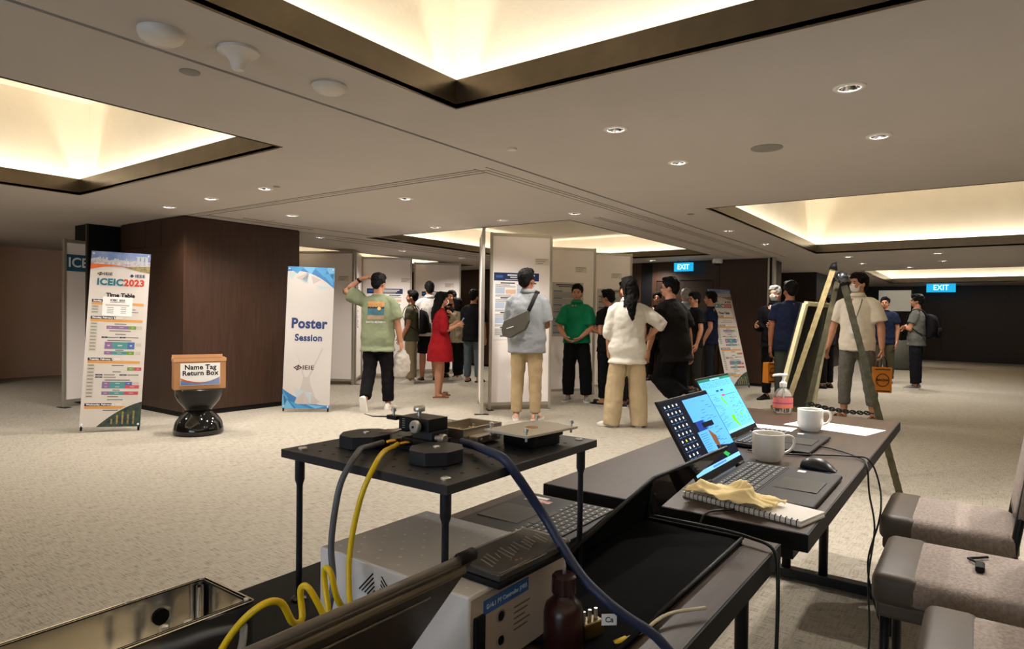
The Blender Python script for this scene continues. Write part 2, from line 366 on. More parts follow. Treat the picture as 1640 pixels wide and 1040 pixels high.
# ---- far wall with the exit door, metal end post and corridor blocks
WX = 12.2
wl = struct(bx(WX+.02, WX+.9, 3.16, Y1, 0, CEIL).build('wall_exit', BLACK))
bx(WX+.02, WX+.9, 3.14, 3.16, 0, CEIL-.01).build('wood_panel', WOOD, wl)
yj = [3.16, 4.02]
bx(WX, WX+.02, 3.16, 4.02, .05, CEIL-.01).build('wood_panel', WOOD, wl)
bx(WX, WX+.02, 4.028, 5.38, 2.06, CEIL-.01).build('wood_panel', WOOD, wl)
bx(WX, WX+.02, 5.388, 5.62, .05, CEIL-.01).build('dark_panel', BLACKM, wl)
for k in range(7): bx(WX, WX+.02, 5.628+k*1.2, 5.62+(k+1)*1.2, .05, CEIL-.01).build('wood_panel', WOOD, wl)
dr = struct(bx(WX+.012, WX+.02, 4.12, 5.29, .01, 1.97).build('door_1', WOODD))
bx(WX-.012, WX+.02, 4.028, 4.12, 0, 2.06).build('door_frame', WOOD, dr); bx(WX-.012, WX+.02, 5.29, 5.38, 0, 2.06).build('door_frame', WOOD, dr)
bx(WX-.012, WX+.02, 4.12, 5.29, 1.97, 2.06).build('door_frame', WOOD, dr); bx(WX+.004, WX+.012, 4.14, 4.70, .03, 1.95).build('door_leaf', WOODD, dr)
bx(WX+.004, WX+.012, 4.71, 5.27, .03, 1.95).build('door_leaf', WOODD, dr)
for y in (4.66, 4.75): MB().tube([(WX+.004, y, .95), (WX-.05, y, .95), (WX-.05, y, 1.2), (WX+.004, y, 1.2)], .009).build('pull_handle', STEEL, dr, True)
po = struct(bx(WX-.06, WX+.06, 3.02, 3.06, 0, CEIL).build('trim_partition_post', ALU))
bx(WX-.06, WX+.06, 3.07, 3.10, 0, CEIL).build('post_rail', BLACKM, po); bx(WX-.06, WX+.06, 3.105, 3.138, 0, CEIL).build('post_rail', ALU, po)
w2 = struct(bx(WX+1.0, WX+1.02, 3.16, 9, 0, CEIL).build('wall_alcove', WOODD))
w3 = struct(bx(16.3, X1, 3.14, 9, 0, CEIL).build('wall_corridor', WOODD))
for k in range(6): bx(16.3+k*1.3+.005, 16.3+(k+1)*1.3-.005, 3.12, 3.14, .05, CEIL-.01).build('wood_panel', WOODD, w3)
bx(16.28, 16.3, 3.14, 5.5, .05, CEIL-.01).build('wood_panel', WOODD, w3)
w4 = struct(bx(WX+1.0, 16.3, 5.6, 5.7, 0, CEIL).build('wall_alcove_end', BLACK))
# security camera, exit signs
p = P(1160, 420, CEIL)
t = thing('security_camera', 'white dome security camera on the ceiling right of the lit exit sign', 'camera', (WX-.25, p.y-.12, CEIL))
MB().lathe([(.09, 0), (.095, -.01), (.095, -.07), (.085, -.085), (.05, -.09)], 24).build('housing', WHITE, t, 'auto')
MB().sphere((0, 0, -.085), (.06, .06, .045), 16, 10).build('dome', mat('smoked_dome', '1a1a1a', .1), t, True)
SIGNB = mat('exit_sign_blue', '1fa9d8', 0.4, emit='1eb4ee', estr=0.9); SIGNW = mat('exit_sign_letters', 'd8fff8', .4, emit='d0fff4', estr=1.3)
def exit_sign(c, w, h, label, arrow=False):
    t = thing('exit_sign', label, 'exit sign', c, -PI/2)
    bx(-w/2, w/2, -.03, .03, -h/2, h/2).build('light_box', SIGNB, t)
    f = bx(-w/2-.008, w/2+.008, -.025, .025, h/2, h/2+.012).box(-w/2-.008, w/2+.008, -.025, .025, -h/2-.012, -h/2).build('frame', BLACKM, t)
    text('lettering', 'EXIT', h*.82, SIGNW, t, (0, -.0315, -.002), bold=.002, sx=.85)
    MB().cyl((-w*.3, 0, h/2), (-w*.3, 0, CEIL-c[2]), .006).cyl((w*.3, 0, h/2), (w*.3, 0, CEIL-c[2]), .006).build('hanger', BLACKM, t)
    return t
c = AX(1095, 428, 11.9); exit_sign((c.x, c.y, c.z), .36, .165, 'lit blue exit sign hanging in front of the dark wooden exit door')
c = AX(1507, 461, 22.9); exit_sign((c.x, c.y, c.z), .72, .27, 'lit blue exit sign at the far end of the corridor on the right')
# ================================================================== poster boards
BH = 2.31
def board(p0, p1, label, h=BH):
    p0 = Vector((p0[0], p0[1], 0)); p1 = Vector((p1[0], p1[1], 0)); L = (p1-p0).length
    t = thing('poster_board', label, 'poster board', p0, math.atan2(p1.y-p0.y, p1.x-p0.x), 'white poster boards')
    bx(.03, L-.03, -.008, .008, .10, h-.04).build('panel', WHITEP, t)
    for x in (0, L-.035): MB().box(x, x+.035, -.02, .02, 0.004, h).build('post', ALU, t, bevel=.004)
    bx(.035, L-.035, -.014, .014, h-.045, h-.005).build('rail', ALU, t); bx(.035, L-.035, -.014, .014, .06, .10).build('rail', ALU, t)
    bx(-.02, .055, -.09, .09, 0, .006).build('foot_plate', BLACKM, t)
    return t, L
def fl2(px, py): return P(px, py, 0)
b_near, L_near = board(fl2(782, 657), fl2(881, 655), 'near white poster board facing the camera behind the grey-shirted man')
b_diag, L_diag = board((6.24, 4.98), (7.03, 5.66), 'narrow edge-on white poster board left of the near poster board')
b_mid, L_mid = board(fl2(868, 634), fl2(951, 632), 'white poster board behind the green-shirted man')
b_r, L_r = board(fl2(940, 626), fl2(1009, 624), 'rightmost white poster board left of the exit door')
b_l, L_l = board(fl2(440, 613), fl2(566, 617), 'leftmost white poster board behind the tall poster session banner')
b_lk, L_lk = board(fl2(568, 616), fl2(577, 608), 'narrow edge-on white board joining the two left poster boards')
b_m2, L_m2 = board(fl2(577, 607), fl2(658, 607), 'white poster board behind the man in the pale green t-shirt')
b_m3, L_m3 = board(fl2(661, 599), fl2(736, 599), 'white poster board behind the woman in the red dress')
# the poster sheets
LG = mat('grey_text_print', '8f8c90', .8, var=.15, vscale=60); BLUEP = mat('blue_print', '3f62a0', .7); PALEB = mat('pale_blue_print', 'b7c4d8', .8)
PEACH = mat('peach_print', 'e0b89a', .8); LILAC = mat('lilac_print', 'a695b8', .8); GREYP = mat('glossy_grey_sheet', 'b8b6ae', .35, var=.05)
INKS = {'header_band': NAVY, 'text_lines': LG, 'section_bars': INK, 'blue_bars': BLUEP, 'pale_blocks': PALEB, 'peach_blocks': PEACH, 'lilac_blocks': LILAC, 'title_lines': PAPER}
def poster(brd, x0, x1, z0, z1, label, cols=2, header=True, sheet=PAPER, seed=1, flip=False, bars='section_bars', blocks=True):
    rnd = random.Random(seed); a = brd.rotation_euler.z; base = brd.location
    t = thing('research_poster', label, 'poster', (base.x, base.y, 0), a, 'research posters on the boards')
    yb = -.0095
    bx(x0, x1, yb-.003, yb, z0, z1).build('sheet', sheet, t)
    pr = Print(yb-.0036); W = x1-x0; Hh = z1-z0; m = W*.03
    if header:
        pr.rect('header_band', x0+m*.3, x1-m*.3, z1-Hh*.13, z1-Hh*.01)
        pr.rect('title_lines', x0+W*.3, x1-W*.1, z1-Hh*.055, z1-Hh*.035, .0006).rect('title_lines', x0+W*.36, x1-W*.16, z1-Hh*.085, z1-Hh*.07, .0006).rect('title_lines', x0+W*.25, x1-W*.2, z1-Hh*.115, z1-Hh*.107, .0006)
        pr.rect('blue_bars', x0+W*.05, x0+W*.2, z1-Hh*.085, z1-Hh*.05, .0006)
    else:
        pr.rect('section_bars', x0+W*.12, x1-W*.1, z1-Hh*.055, z1-Hh*.035); pr.rect('section_bars', x0+W*.2, x1-W*.3, z1-Hh*.085, z1-Hh*.07)
    cw = (W-m*2)/cols
    for c in range(cols):
        xa = x0+m+c*cw+m*.4; xb = xa+cw-m*.9; z = z1-Hh*.155; k = 0
        while z > z0+Hh*.04:
            if k % 9 == 0:
                pr.rect(bars, xa+(xb-xa)*(.25 if header else 0), xb-(xb-xa)*(.05 if header else .7), z-Hh*.018, z); z -= Hh*.028
            elif blocks and k % 9 == 5 and z > z0+Hh*.2:
                hh = Hh*.09
                pr.rect('pale_blocks', xa, xa+(xb-xa)*.46, z-hh, z); pr.rect(rnd.choice(['peach_blocks', 'lilac_blocks']), xa+(xb-xa)*.5, xb, z-hh, z-hh*.3); z -= hh+Hh*.014
            else:
                pr.rect('text_lines', xa, xb-(xb-xa)*(rnd.random()*.3), z-Hh*.006, z); z -= Hh*.0125
            k += 1
    pr.build(t, INKS); return t
def zat(brd, x, px, py):               # height at which the board, x metres along, shows photo row py
    p = brd.location + Vector((math.cos(brd.rotation_euler.z), math.sin(brd.rotation_euler.z), 0))*x
    d = ray(px, py); k = Vector((p.x, p.y, 0)).length/Vector((d.x, d.y, 0)).length; return EYE+d.z*k
poster(b_near, .045, .66, .92, 1.80, 'white research poster with dark header behind the grey-shirted man', seed=2)
poster(b_diag, .30, .80, .95, 1.80, 'white research poster on the edge-on board, seen almost from the side', cols=1, seed=3)
poster(b_mid, .14, .66, .92, 1.76, 'creased greyish research poster beside the green-shirted man', cols=1, header=False, sheet=GREYP, seed=4, bars='blue_bars', blocks=False)
poster(b_r, .16, .70, .95, 1.70, 'research poster half hidden behind the man in black with slippers', cols=1, header=False, sheet=GREYP, seed=5, blocks=False)
poster(b_l, .60, 1.10, 1.08, 1.85, 'white research poster peeking out right of the poster session banner', cols=1, seed=6)
poster(b_m2, .10, .78, .92, 1.72, 'research poster behind the head of the man in the pale green t-shirt', seed=7)
poster(b_m3, .16, .78, .92, 1.72, 'research poster behind the white-shirted man and the woman in red', seed=8)
poster(b_lk, .10, .36, .95, 1.78, 'research poster on the narrow board joining the left poster boards', cols=1, seed=9)
def name_slip(brd, x0, x1, z0, z1, label):
    t = thing('name_slip', label, 'paper slip', (brd.location.x, brd.location.y, 0), brd.rotation_euler.z, 'small paper slips on the boards')
    bx(x0, x1, -.0115, -.0095, z0, z1).build('slip', mat('cream_slip', 'ddd2bf', .8), t)
    pr = Print(-.0122)
    for i in range(3): pr.rect('text_lines', x0+.01, x1-.02-.03*i, z1-.02-i*.026, z1-.012-i*.026)
    pr.build(t, INKS)
for b, x, z, l in ((b_near, .60, 1.90, 'small paper slip right of the grey-shirted man\'s head'), (b_mid, .52, 1.92, 'small paper slip above the green-shirted man'),
                   (b_r, .42, 1.88, 'small paper slip high on the rightmost poster board'), (b_l, 1.17, 1.79, 'small paper slip right of the poster session banner'),
                   (b_m2, .74, 1.83, 'small paper slip high on the board behind the pale green t-shirt'), (b_m3, .64, 1.80, 'small paper slip high on the board behind the woman in red')):
    name_slip(b, x, x+.19, z, z+.09, l)
# ================================================================== X-stand banners
BSKY = mat('dusk_sky_print', '46649a', .6, var=.25, vscale=5, col2='8f9cc0'); CITY = mat('city_print', '8a8494', .7, vscale=26, col2='d8d0c8', var=.1)
CITYD = mat('dark_garden_print', '16233a', .7, vscale=14, col2='4a5a3a'); ORANGE = mat('orange_print', 'd9672c', .6); TEAL = mat('teal_print', '1f6f80', .6)
RED = mat('red_print', 'c4402c', .6); AMBER = mat('amber_print', 'd99a4e', .6); SHEET = mat('banner_vinyl', 'd6cdc4', .5, var=.02)
PURP = mat('purple_cells', '8a6a96', .6); TEALC = mat('teal_cells', '4f9090', .6); BLUEC = mat('blue_cells', '4a6aa4', .6); GREENC = mat('green_cells', '72963e', .6); REDC = mat('red_cells', 'bf4f5c', .6)
GREYC = mat('grey_cells', 'c2bbae', .7); YELL = mat('city_lights_print', 'b09a58', .7, vscale=30, col2='5a5a50'); TOWER = mat('tower_print', 'b4b6bc', .6)
BINK = {'sky_photo': BSKY, 'skyline': CITY, 'garden_photo': CITYD, 'orange_wave': ORANGE, 'white_curve': SHEET, 'day_tabs': mat('day_tab_print', '1d2740', .6), 'amber_rows': AMBER, 'time_cells': GREYC,
        'purple_cells': PURP, 'teal_cells': TEALC, 'blue_cells': BLUEC, 'green_cells': GREENC, 'red_cells': REDC, 'text_lines': mat('grey_line_print', '6c6864', .7), 'city_lights': YELL, 'towers': TOWER, 'fine_rules': mat('rule_print', 'cfc8bc', .7)}
def stand(name, label, c0, c1, h, lean, tilt=0.0, tz=.05):
    """X stand: c0, c1 = floor points below the lower sheet corners; sheet in local XZ, front -Y"""
    c0 = Vector((c0[0], c0[1], 0)); c1 = Vector((c1[0], c1[1], 0)); w_ = (c1-c0).length
    t = thing(name, label, 'banner', (c0+c1)/2, math.atan2(c1.y-c0.y, c1.x-c0.x))
    M = Matrix.Rotation(tilt, 4, 'Y') @ Matrix.Rotation(-lean, 4, 'X')      # top leans back (+Y)
    R = t.matrix_basis.copy()
    t.matrix_world = Matrix.Translation((c0+c1)/2) @ Matrix.Rotation(math.atan2(c1.y-c0.y, c1.x-c0.x), 4, 'Z') @ M
    bx(-w_/2, w_/2, -.001, .001, tz, tz+h).build('sheet', SHEET, t)
    for sx in (-1, 1):
        MB().tube([(sx*w_*.49, .012, tz+h-.02), (0, .05, tz+h*.45), (-sx*w_*.49, .012, tz+.02)], .006).build('cross_pole', BLACKM, t)
        MB().cyl((sx*w_*.47, .012, tz+.03), (sx*w_*.47, .004, .012), .011).build('foot', BLACKM, t)
        for z in (tz+.025, tz+h-.025): MB().cyl((sx*(w_/2-.02), -.004, z), (sx*(w_/2-.02), .004, z), .011).build('eyelet', STEEL, t)
    MB().tube([(0, .05, tz+h*.45), (0, .05+h*.30, .012+math.tan(lean)*h*.30)], .006).build('rear_leg', BLACKM, t)
    return t, w_
def arc(x0, z0, x1, z1, sag, n=14):
    return [(x0+(x1-x0)*i/n, z0+(z1-z0)*i/n+sag*4*(i/n)*(1-i/n)) for i in range(n+1)]
LOGO = mat('maroon_logo_ink', '3a1820', .6)
def ieie_logo(t, x, z, s, y, name='society_logo'):
    b = MB()                                    # interlocking twin-bracket mark
    def stroke(pts, wd=.15):
        for p, q in zip(pts[:-1], pts[1:]):
            p = Vector(p)*s; q = Vector(q)*s; d = (q-p).normalized(); n_ = Vector((-d.y, d.x))*wd*s/2; p -= d*wd*s/2; q += d*wd*s/2
            b.add([(x+v.x, y, z+v.y) for v in (p-n_, q-n_, q+n_, p+n_)], [(0, 1, 2, 3)])
    stroke([(.15, .42), (-.62, 0), (-.18, -.28), (.12, -.02)]); stroke([(-.15, -.42), (.62, 0), (.18, .28), (-.12, .02)])
    b.build(name, LOGO, t)
    text('lettering', 'IEIE', s*1.05, LOGO, t, (x+s*.75, y, z), bold=s*.02, align='LEFT', sx=1.15, space=1.1)
def timetable(t, W, Hh, tz, notice):
    """layout measured on the sheet: x in -W/2..W/2, v = fraction from the top"""
    pr = Print(-.0016)
    def X(u): return -W/2+u*W
    def Z(v): return tz+Hh*(1-v)
    pr.rect('sky_photo', X(0), X(1), Z(.085), Z(0))
    pr.poly('skyline', [(X(0), Z(.085)), (X(1), Z(.085)), (X(1), Z(.05)), (X(.75), Z(.045)), (X(.6), Z(.05)), (X(.42), Z(.043)), (X(.3), Z(.05)), (X(.12), Z(.035)), (X(0), Z(.045))], .0003)
    for k in range(12):
        a = .03+k*.05+random.random()*.02; pr.rect('towers', X(a), X(a+.02+random.random()*.02), Z(.06), Z(.03+random.random()*.025), .0004)
    for a in (.77, .84, .91): pr.rect('towers', X(a), X(a+.05), Z(.065), Z(.022), .0006)
    pr.rect('towers', X(.75), X(.97), Z(.024), Z(.019), .0006)
    pr.poly('city_lights', [(X(.55), Z(.085))] + [(X(1), Z(.075)), (X(1), Z(.115)), (X(.86), Z(.108))], .0005)
    up = arc(X(0), Z(.105), X(.68), Z(.086), Hh*.012)
    pr.poly('orange_wave', [(X(0), Z(.075))] + arc(X(0), Z(.075), X(.68), Z(.086), Hh*.006) + list(reversed(up)), .0008)
    text('lettering', 'IEEE', W*.08, NAVY, t, (X(.755), -.0022, Z(.135)), bold=.0012, sx=1.15, space=1.08, align='LEFT')
    MB().add([(X(.70), -.0022, Z(.135)-W*.035), (X(.735), -.0022, Z(.135)), (X(.70), -.0022, Z(.135)+W*.035), (X(.665), -.0022, Z(.135))], [(0, 1, 2, 3)]).build('diamond_logo', NAVY, t)
    ieie_logo(t, X(.17), Z(.13), W*.075, -.0022)
    text('lettering', 'ICEIC', W*.175, TEAL, t, (X(.12), -.0022, Z(.178)), bold=.0045, align='LEFT', sx=.98, space=1.08)
    text('lettering', '2023', W*.175, RED, t, (X(.57), -.0022, Z(.178)), bold=.0045, align='LEFT', sx=.95, space=1.08)
    text('lettering', 'Time Table', W*.105, INK, t, (X(.53), -.0022, Z(.252)), bold=.0026)
    def rows(v0, v1, n):
        for i in range(n+1):
            v = v0+(v1-v0)*i/n
            pr.rect('fine_rules', X(.06), X(.93), Z(v)-.0007, Z(v)+.0007)
            if i < n: pr.rect('time_cells', X(.06), X(.18), Z(v+(v1-v0)/n*.92), Z(v+(v1-v0)/n*.1)); pr.rect('text_lines', X(.075), X(.165), Z(v+(v1-v0)/n*.6), Z(v+(v1-v0)/n*.4), .0004)
    def tab(v, s, x1=.47):
        pr.rect('day_tabs', X(.06), X(x1), Z(v+.016), Z(v)); text('lettering', s, W*.047, PAPER, t, (X(.085), -.0026, Z(v+.008)), bold=.0008, align='LEFT')
        pr.rect('amber_rows', X(.06), X(.93), Z(v+.031), Z(v+.0165))
    tab(.278, 'Sunday, February 5, 2023'); rows(.311, .36, 3); pr.rect('text_lines', X(.4), X(.8), Z(.335), Z(.331)); pr.rect('text_lines', X(.3), X(.85), Z(.35), Z(.346))
    def cells(v, u0, seq, hgt=.019):
        u = u0
        for ink, du in seq:
            pr.rect(ink, X(u), X(u+du), Z(v+hgt), Z(v), .0003); pr.rect('fine_rules', X(u+du*.35), X(u+du*.65), Z(v+hgt*.58), Z(v+hgt*.42), .0006); u += du
    def lines(v, u0, u1): pr.rect('text_lines', X(u0), X(u1), Z(v+.005), Z(v))
    tab(.375, 'Monday, February 6, 2023'); rows(.408, .575, 9)
    lines(.415, .46, .66); cells(.428, .33, [('purple_cells', .13), ('purple_cells', .24), ('green_cells', .13)]); cells(.428, .84, [('time_cells', .09)])
    lines(.455, .38, .74); lines(.474, .48, .66); lines(.492, .36, .55); lines(.492, .62, .88); cells(.491, .26, [('day_tabs', .1)], .008); cells(.491, .56, [('day_tabs', .1)], .008)
    lines(.51, .36, .76); cells(.521, .32, [('purple_cells', .13), ('teal_cells', .25), ('blue_cells', .12)], .04); cells(.526, .84, [('time_cells', .09)]); lines(.565, .5, .64)
    cells(.574, .32, [('purple_cells', .13), ('teal_cells', .24), ('green_cells', .13)]); cells(.574, .84, [('time_cells', .09)])
    tab(.612, 'Tuesday, February 7, 2023'); rows(.645, .84, 10)
    lines(.652, .46, .66); cells(.664, .72, [('green_cells', .12), ('red_cells', .12)]); lines(.688, .48, .62)
    cells(.705, .2, [('day_tabs', .12)], .007); lines(.706, .34, .52); cells(.705, .6, [('day_tabs', .12)], .007); lines(.706, .73, .92); cells(.718, .2, [('day_tabs', .12)], .007); lines(.719, .34, .54)
    lines(.735, .36, .78); cells(.747, .32, [('purple_cells', .13), ('teal_cells', .25), ('blue_cells', .12)], .019); cells(.766, .32, [('purple_cells', .13), ('teal_cells', .25), ('red_cells', .24)], .019); cells(.748, .83, [('time_cells', .1)], .014)
    lines(.792, .5, .62); cells(.802, .32, [('purple_cells', .13), ('teal_cells', .24), ('red_cells', .24)]); lines(.829, .42, .6); lines(.846, .42, .68)
    tab(.868, 'Wednesday, February 8, 2023', .5); lines(.905, .36, .72)
    g = [(X(.27), Z(1)), (X(1), Z(1)), (X(1), Z(.86))] + arc(X(1), Z(.86), X(.27), Z(1), Hh*.02)[1:-1]
    pr.poly('garden_photo', g, .0006)
    for k in range(5):
        u = .50+k*.09; pr.rect('city_lights', X(u), X(u+.03), Z(.985), Z(.955-.012*(k % 3)-.008*k), .0009)
    pr.poly('white_curve', arc(X(1), Z(.86), X(.27), Z(1), Hh*.02) + list(reversed(arc(X(1), Z(.852), X(.25), Z(1), Hh*.021))), .0010)
    pr.build(t, BINK)
    if notice:
        n = bx(X(.24), X(.74), -.004, -.003, Z(.372), Z(.262)).build('taped_notice', PAPER, t)
        text('lettering', 'ICEIC  2023', W*.05, INK, n, (X(.49), -.0045, Z(.281)), bold=.0008)
        q = Print(-.0045); q.rect('text_lines', X(.36), X(.62), Z(.294), Z(.291)).rect('time_cells', X(.29), X(.69), Z(.314), Z(.305))
        for i in range(4):
            q.rect('text_lines', X(.32), X(.43), Z(.325+i*.01), Z(.322+i*.01)); q.rect('text_lines', X(.55), X(.64), Z(.325+i*.01), Z(.322+i*.01))
        q.build(n, BINK)
c0, c1 = fl2(126, 694), fl2(224, 690)
t, W_ = stand('timetable_banner', 'tall conference time table banner with a taped notice beside the wood-clad block', c0, c1, 1.80, math.radians(7), math.radians(1.6))
timetable(t, W_, 1.80, .05, True)
# right-hand time table banner: faces the corridor, seen obliquely, leaning back to the left
ctr = Vector((11.52, 3.42, 0)); view = Vector((ctr.x, ctr.y, 0)).normalized()
ang = math.atan2(-view.y, -view.x)+math.radians(50)      # direction of the sheet's front
rz = ang+PI/2; e = Vector((math.cos(rz), math.sin(rz), 0))
t, W_ = stand('timetable_banner', 'conference time table banner leaning far back in front of the dark exit wall', ctr-e*.29, ctr+e*.29, 1.78, math.radians(16), 0)
timetable(t, W_, 1.78, .05, False)
# poster session banner
c0, c1 = fl2(451, 661), fl2(527, 661)
t, W_ = stand('session_banner', 'tall poster session banner with blue faceted corners beside the wood-clad block', c0, c1, 1.76, math.radians(4), math.radians(1.0))
Hh, tz, W = 1.76, .05, W_
def X(u): return -W/2+u*W
def Z(v): return tz+Hh*(1-v)
pr = Print(-.0016)
pr.poly('deep_blue_corner', [(X(0), Z(0)), (X(1), Z(0)), (X(1), Z(.15))] + arc(X(1), Z(.15), X(0), Z(.035), Hh*.045)[1:-1] + [(X(0), Z(.035))])
pr.poly('deep_blue_corner', [(X(0), Z(1)), (X(1), Z(1)), (X(1), Z(.978))] + arc(X(1), Z(.978), X(0), Z(.865), -Hh*.03)[1:-1] + [(X(0), Z(.865))])
rnd = random.Random(5)
for (u0, v0, u1, v1, u2, v2, k) in ((.0,.0,.35,.0,.2,.05,0),(.3,.0,.6,.0,.5,.05,1),(.55,.0,.85,.0,.78,.07,0),(.8,.0,1,.0,1,.1,1),(.75,.05,1,.04,.97,.13,0),(.0,.9,.0,1,.25,1,1),(.15,.95,.3,1,.6,1,0),(.0,.87,.12,.93,.05,.98,0),(.5,.97,.7,1,.9,.985,1)):
    pr.poly('light_facets' if k else 'mid_facets', [(X(u0), Z(v0)), (X(u1), Z(v1)), (X(u2), Z(v2))], .0004)
for (u0, v0, u1, v1, u2, v2, k) in ((.18,.08,.45,.035,.42,.11,0),(.45,.035,.45,.12,.28,.1,1),(.5,.06,.72,.09,.55,.12,0),(.62,.13,.9,.14,.7,.16,1),(.02,.05,.2,.045,.08,.09,1),(.3,.96,.45,.88,.45,.965,0),(.45,.88,.62,.89,.6,.97,1),(.6,.9,.8,.955,.62,.97,0),(.25,.86,.45,.88,.3,.93,1)):
    pr.poly('pale_facets' if k else 'sand_facets', [(X(u0), Z(v0)), (X(u1), Z(v1)), (X(u2), Z(v2))], .0004)
pr.poly('grey_figure', [(X(.42), Z(.78)), (X(.56), Z(.78)), (X(.58), Z(.83)), (X(.75), Z(.97)), (X(.25), Z(.97)), (X(.40), Z(.83))], .0002)
pr.poly('grey_figure', [(X(.42), Z(.78)), (X(.45), Z(.78)), (X(.25), Z(.6)), (X(.23), Z(.58))], .0002); pr.poly('grey_figure', [(X(.52), Z(.78)), (X(.56), Z(.78)), (X(.82), Z(.58)), (X(.80), Z(.57))], .0002)
[c for c in t.children if c.name.startswith('sheet')][0].data.materials[0] = mat('session_vinyl', 'b4ada6', .5, var=.03, vscale=2)
pr.build(t, {'deep_blue_corner': mat('banner_blue', '2f6a9c', .5, var=.1, vscale=4), 'light_facets': mat('facet_blue_a', '5f9cc0', .5), 'mid_facets': mat('facet_blue_b', '3f86b2', .5),
             'pale_facets': mat('facet_pale', 'a0adb0', .5), 'sand_facets': mat('facet_sand', 'a59a95', .5), 'grey_figure': mat('watermark_grey', 'a79f99', .5)})
text('lettering', 'Poster', W*.30, NAVY, t, (X(.5), -.0024, Z(.405)), bold=.007, sx=.90, space=1.06)
text('lettering', 'Session', W*.20, NAVY, t, (X(.5), -.0024, Z(.505)), bold=.0042, sx=.92, space=1.06)
ieie_logo(t, X(.30), Z(.715), W*.125, -.0024)
# board behind the left banner
bb = D(100, 640, 8.1); q0 = Vector((bb.x, bb.y, 0)); q1 = D(171, 640, 8.6)
b_bk, Lb = board(q0, (q1.x, q1.y), 'grey notice board behind the time table banner at the left edge', 2.12)
t = thing('header_sign', 'blue conference header strip on the board at the left edge', 'sign', (b_bk.location.x, b_bk.location.y, 0), b_bk.rotation_euler.z)
bx(.03, Lb-.03, -.016, -.0095, 1.72, 1.93).build('strip', mat('header_blue', '1f5a78', .5), t)
text('lettering', 'ICEIC', .17, PAPER, t, (.05, -.017, 1.825), bold=.003, align='LEFT')
c = D(178, 388, 11.0)
t = thing('wall_lamp', 'small bright wall lamp glowing beside the black column', 'lamp', (c.x, c.y, c.z))
MB().lathe([(.03, -.12), (.05, -.10), (.05, .10), (.03, .12)], 16).build('shade', mat('lamp_shade_glow', 'ffe9b8', .5, emit='ffdf9a', estr=9.0), t, 'auto')
MB().box(-.02, .02, .03, 1.2, -.02, .02).build('arm', BLACKM, t)
# ================================================================== glossy black stand and the name tag box
GLOSS = mat('gloss_black_lacquer', '0a0a0a', .08, coat=.5, var=.1)
pc = fl2(318, 694)
t = thing('pedestal', 'glossy black hourglass pedestal in front of the wood-clad block', 'pedestal', (pc.x, pc.y, 0), YAW-PI/2)
k = 7.0*1.0/1035*1.0
MB().lathe([(.226, 0), (.236, .018), (.233, .055), (.215, .12), (.175, .18), (.13, .22), (.12, .235)], 40).build('base_bowl', GLOSS, t, True)
MB().lathe([(.12, .235), (.125, .25), (.152, .282), (.193, .335), (.218, .39), (.226, .45), (.226, .455)], 40).build('upper_bowl', mat('satin_black_lacquer', '121210', .22, var=.1), t, True)
CARD = mat('cardboard', 'b58255', .75, var=.08, vscale=5); CARDL = mat('light_cardboard', 'c9986a', .75, var=.05)
t = thing('return_box', 'open cardboard name tag return box on the black pedestal', 'box', (pc.x, pc.y, .4565), YAW-PI/2+.58)
w2, d2, hb = .235, .10, .305
for a in ((-w2, w2, -d2, -d2+.006), (-w2, w2, d2-.006, d2), (-w2, -w2+.006, -d2+.006, d2-.006), (w2-.006, w2, -d2+.006, d2-.006)): bx(*a, .006, hb).build('side_panel', CARD, t)
bx(-w2, w2, -d2, d2, 0, .006).build('bottom', CARD, t)
bx(-w2-.004, w2+.004, -d2-.005, -d2-.001, hb-.03, hb+.004).build('folded_rim', CARDL, t); bx(-w2-.005, -w2-.001, -d2, d2, hb-.03, hb+.004).build('folded_rim', CARDL, t)
bx(w2+.001, w2+.005, -d2, d2, hb-.03, hb+.004).build('folded_rim', CARDL, t); bx(-w2, w2, d2+.001, d2+.005, hb-.01, hb+.03).build('folded_rim', CARDL, t)
n = bx(-w2+.055, w2-.055, -d2-.004, -d2-.001, .04, hb-.045).build('paper_sign', PAPER, t)
text('lettering', 'Name Tag', .066, INK, n, (0, -d2-.0045, .218), bold=.002, space=1.05); text('lettering', 'Return Box', .066, INK, n, (0, -d2-.0045, .160), bold=.002, space=1.05)
pr = Print(-d2-.0046); wq = w2-.058
pr.poly('orange_swoosh', [(-wq, .115)] + arc(-wq, .115, wq*.4, .075, -.02)[1:] + [(wq*.4, .068)] + list(reversed(arc(-wq, .095, wq*.4, .068, -.018))))
pr.poly('blue_corner', [(-wq*.1, .065)] + arc(wq*0, .065, wq, .12, -.012) + [(wq, .044), (-wq, .044), (-wq, .09)])
pr.build(n, {'orange_swoosh': ORANGE, 'blue_corner': BSKY})
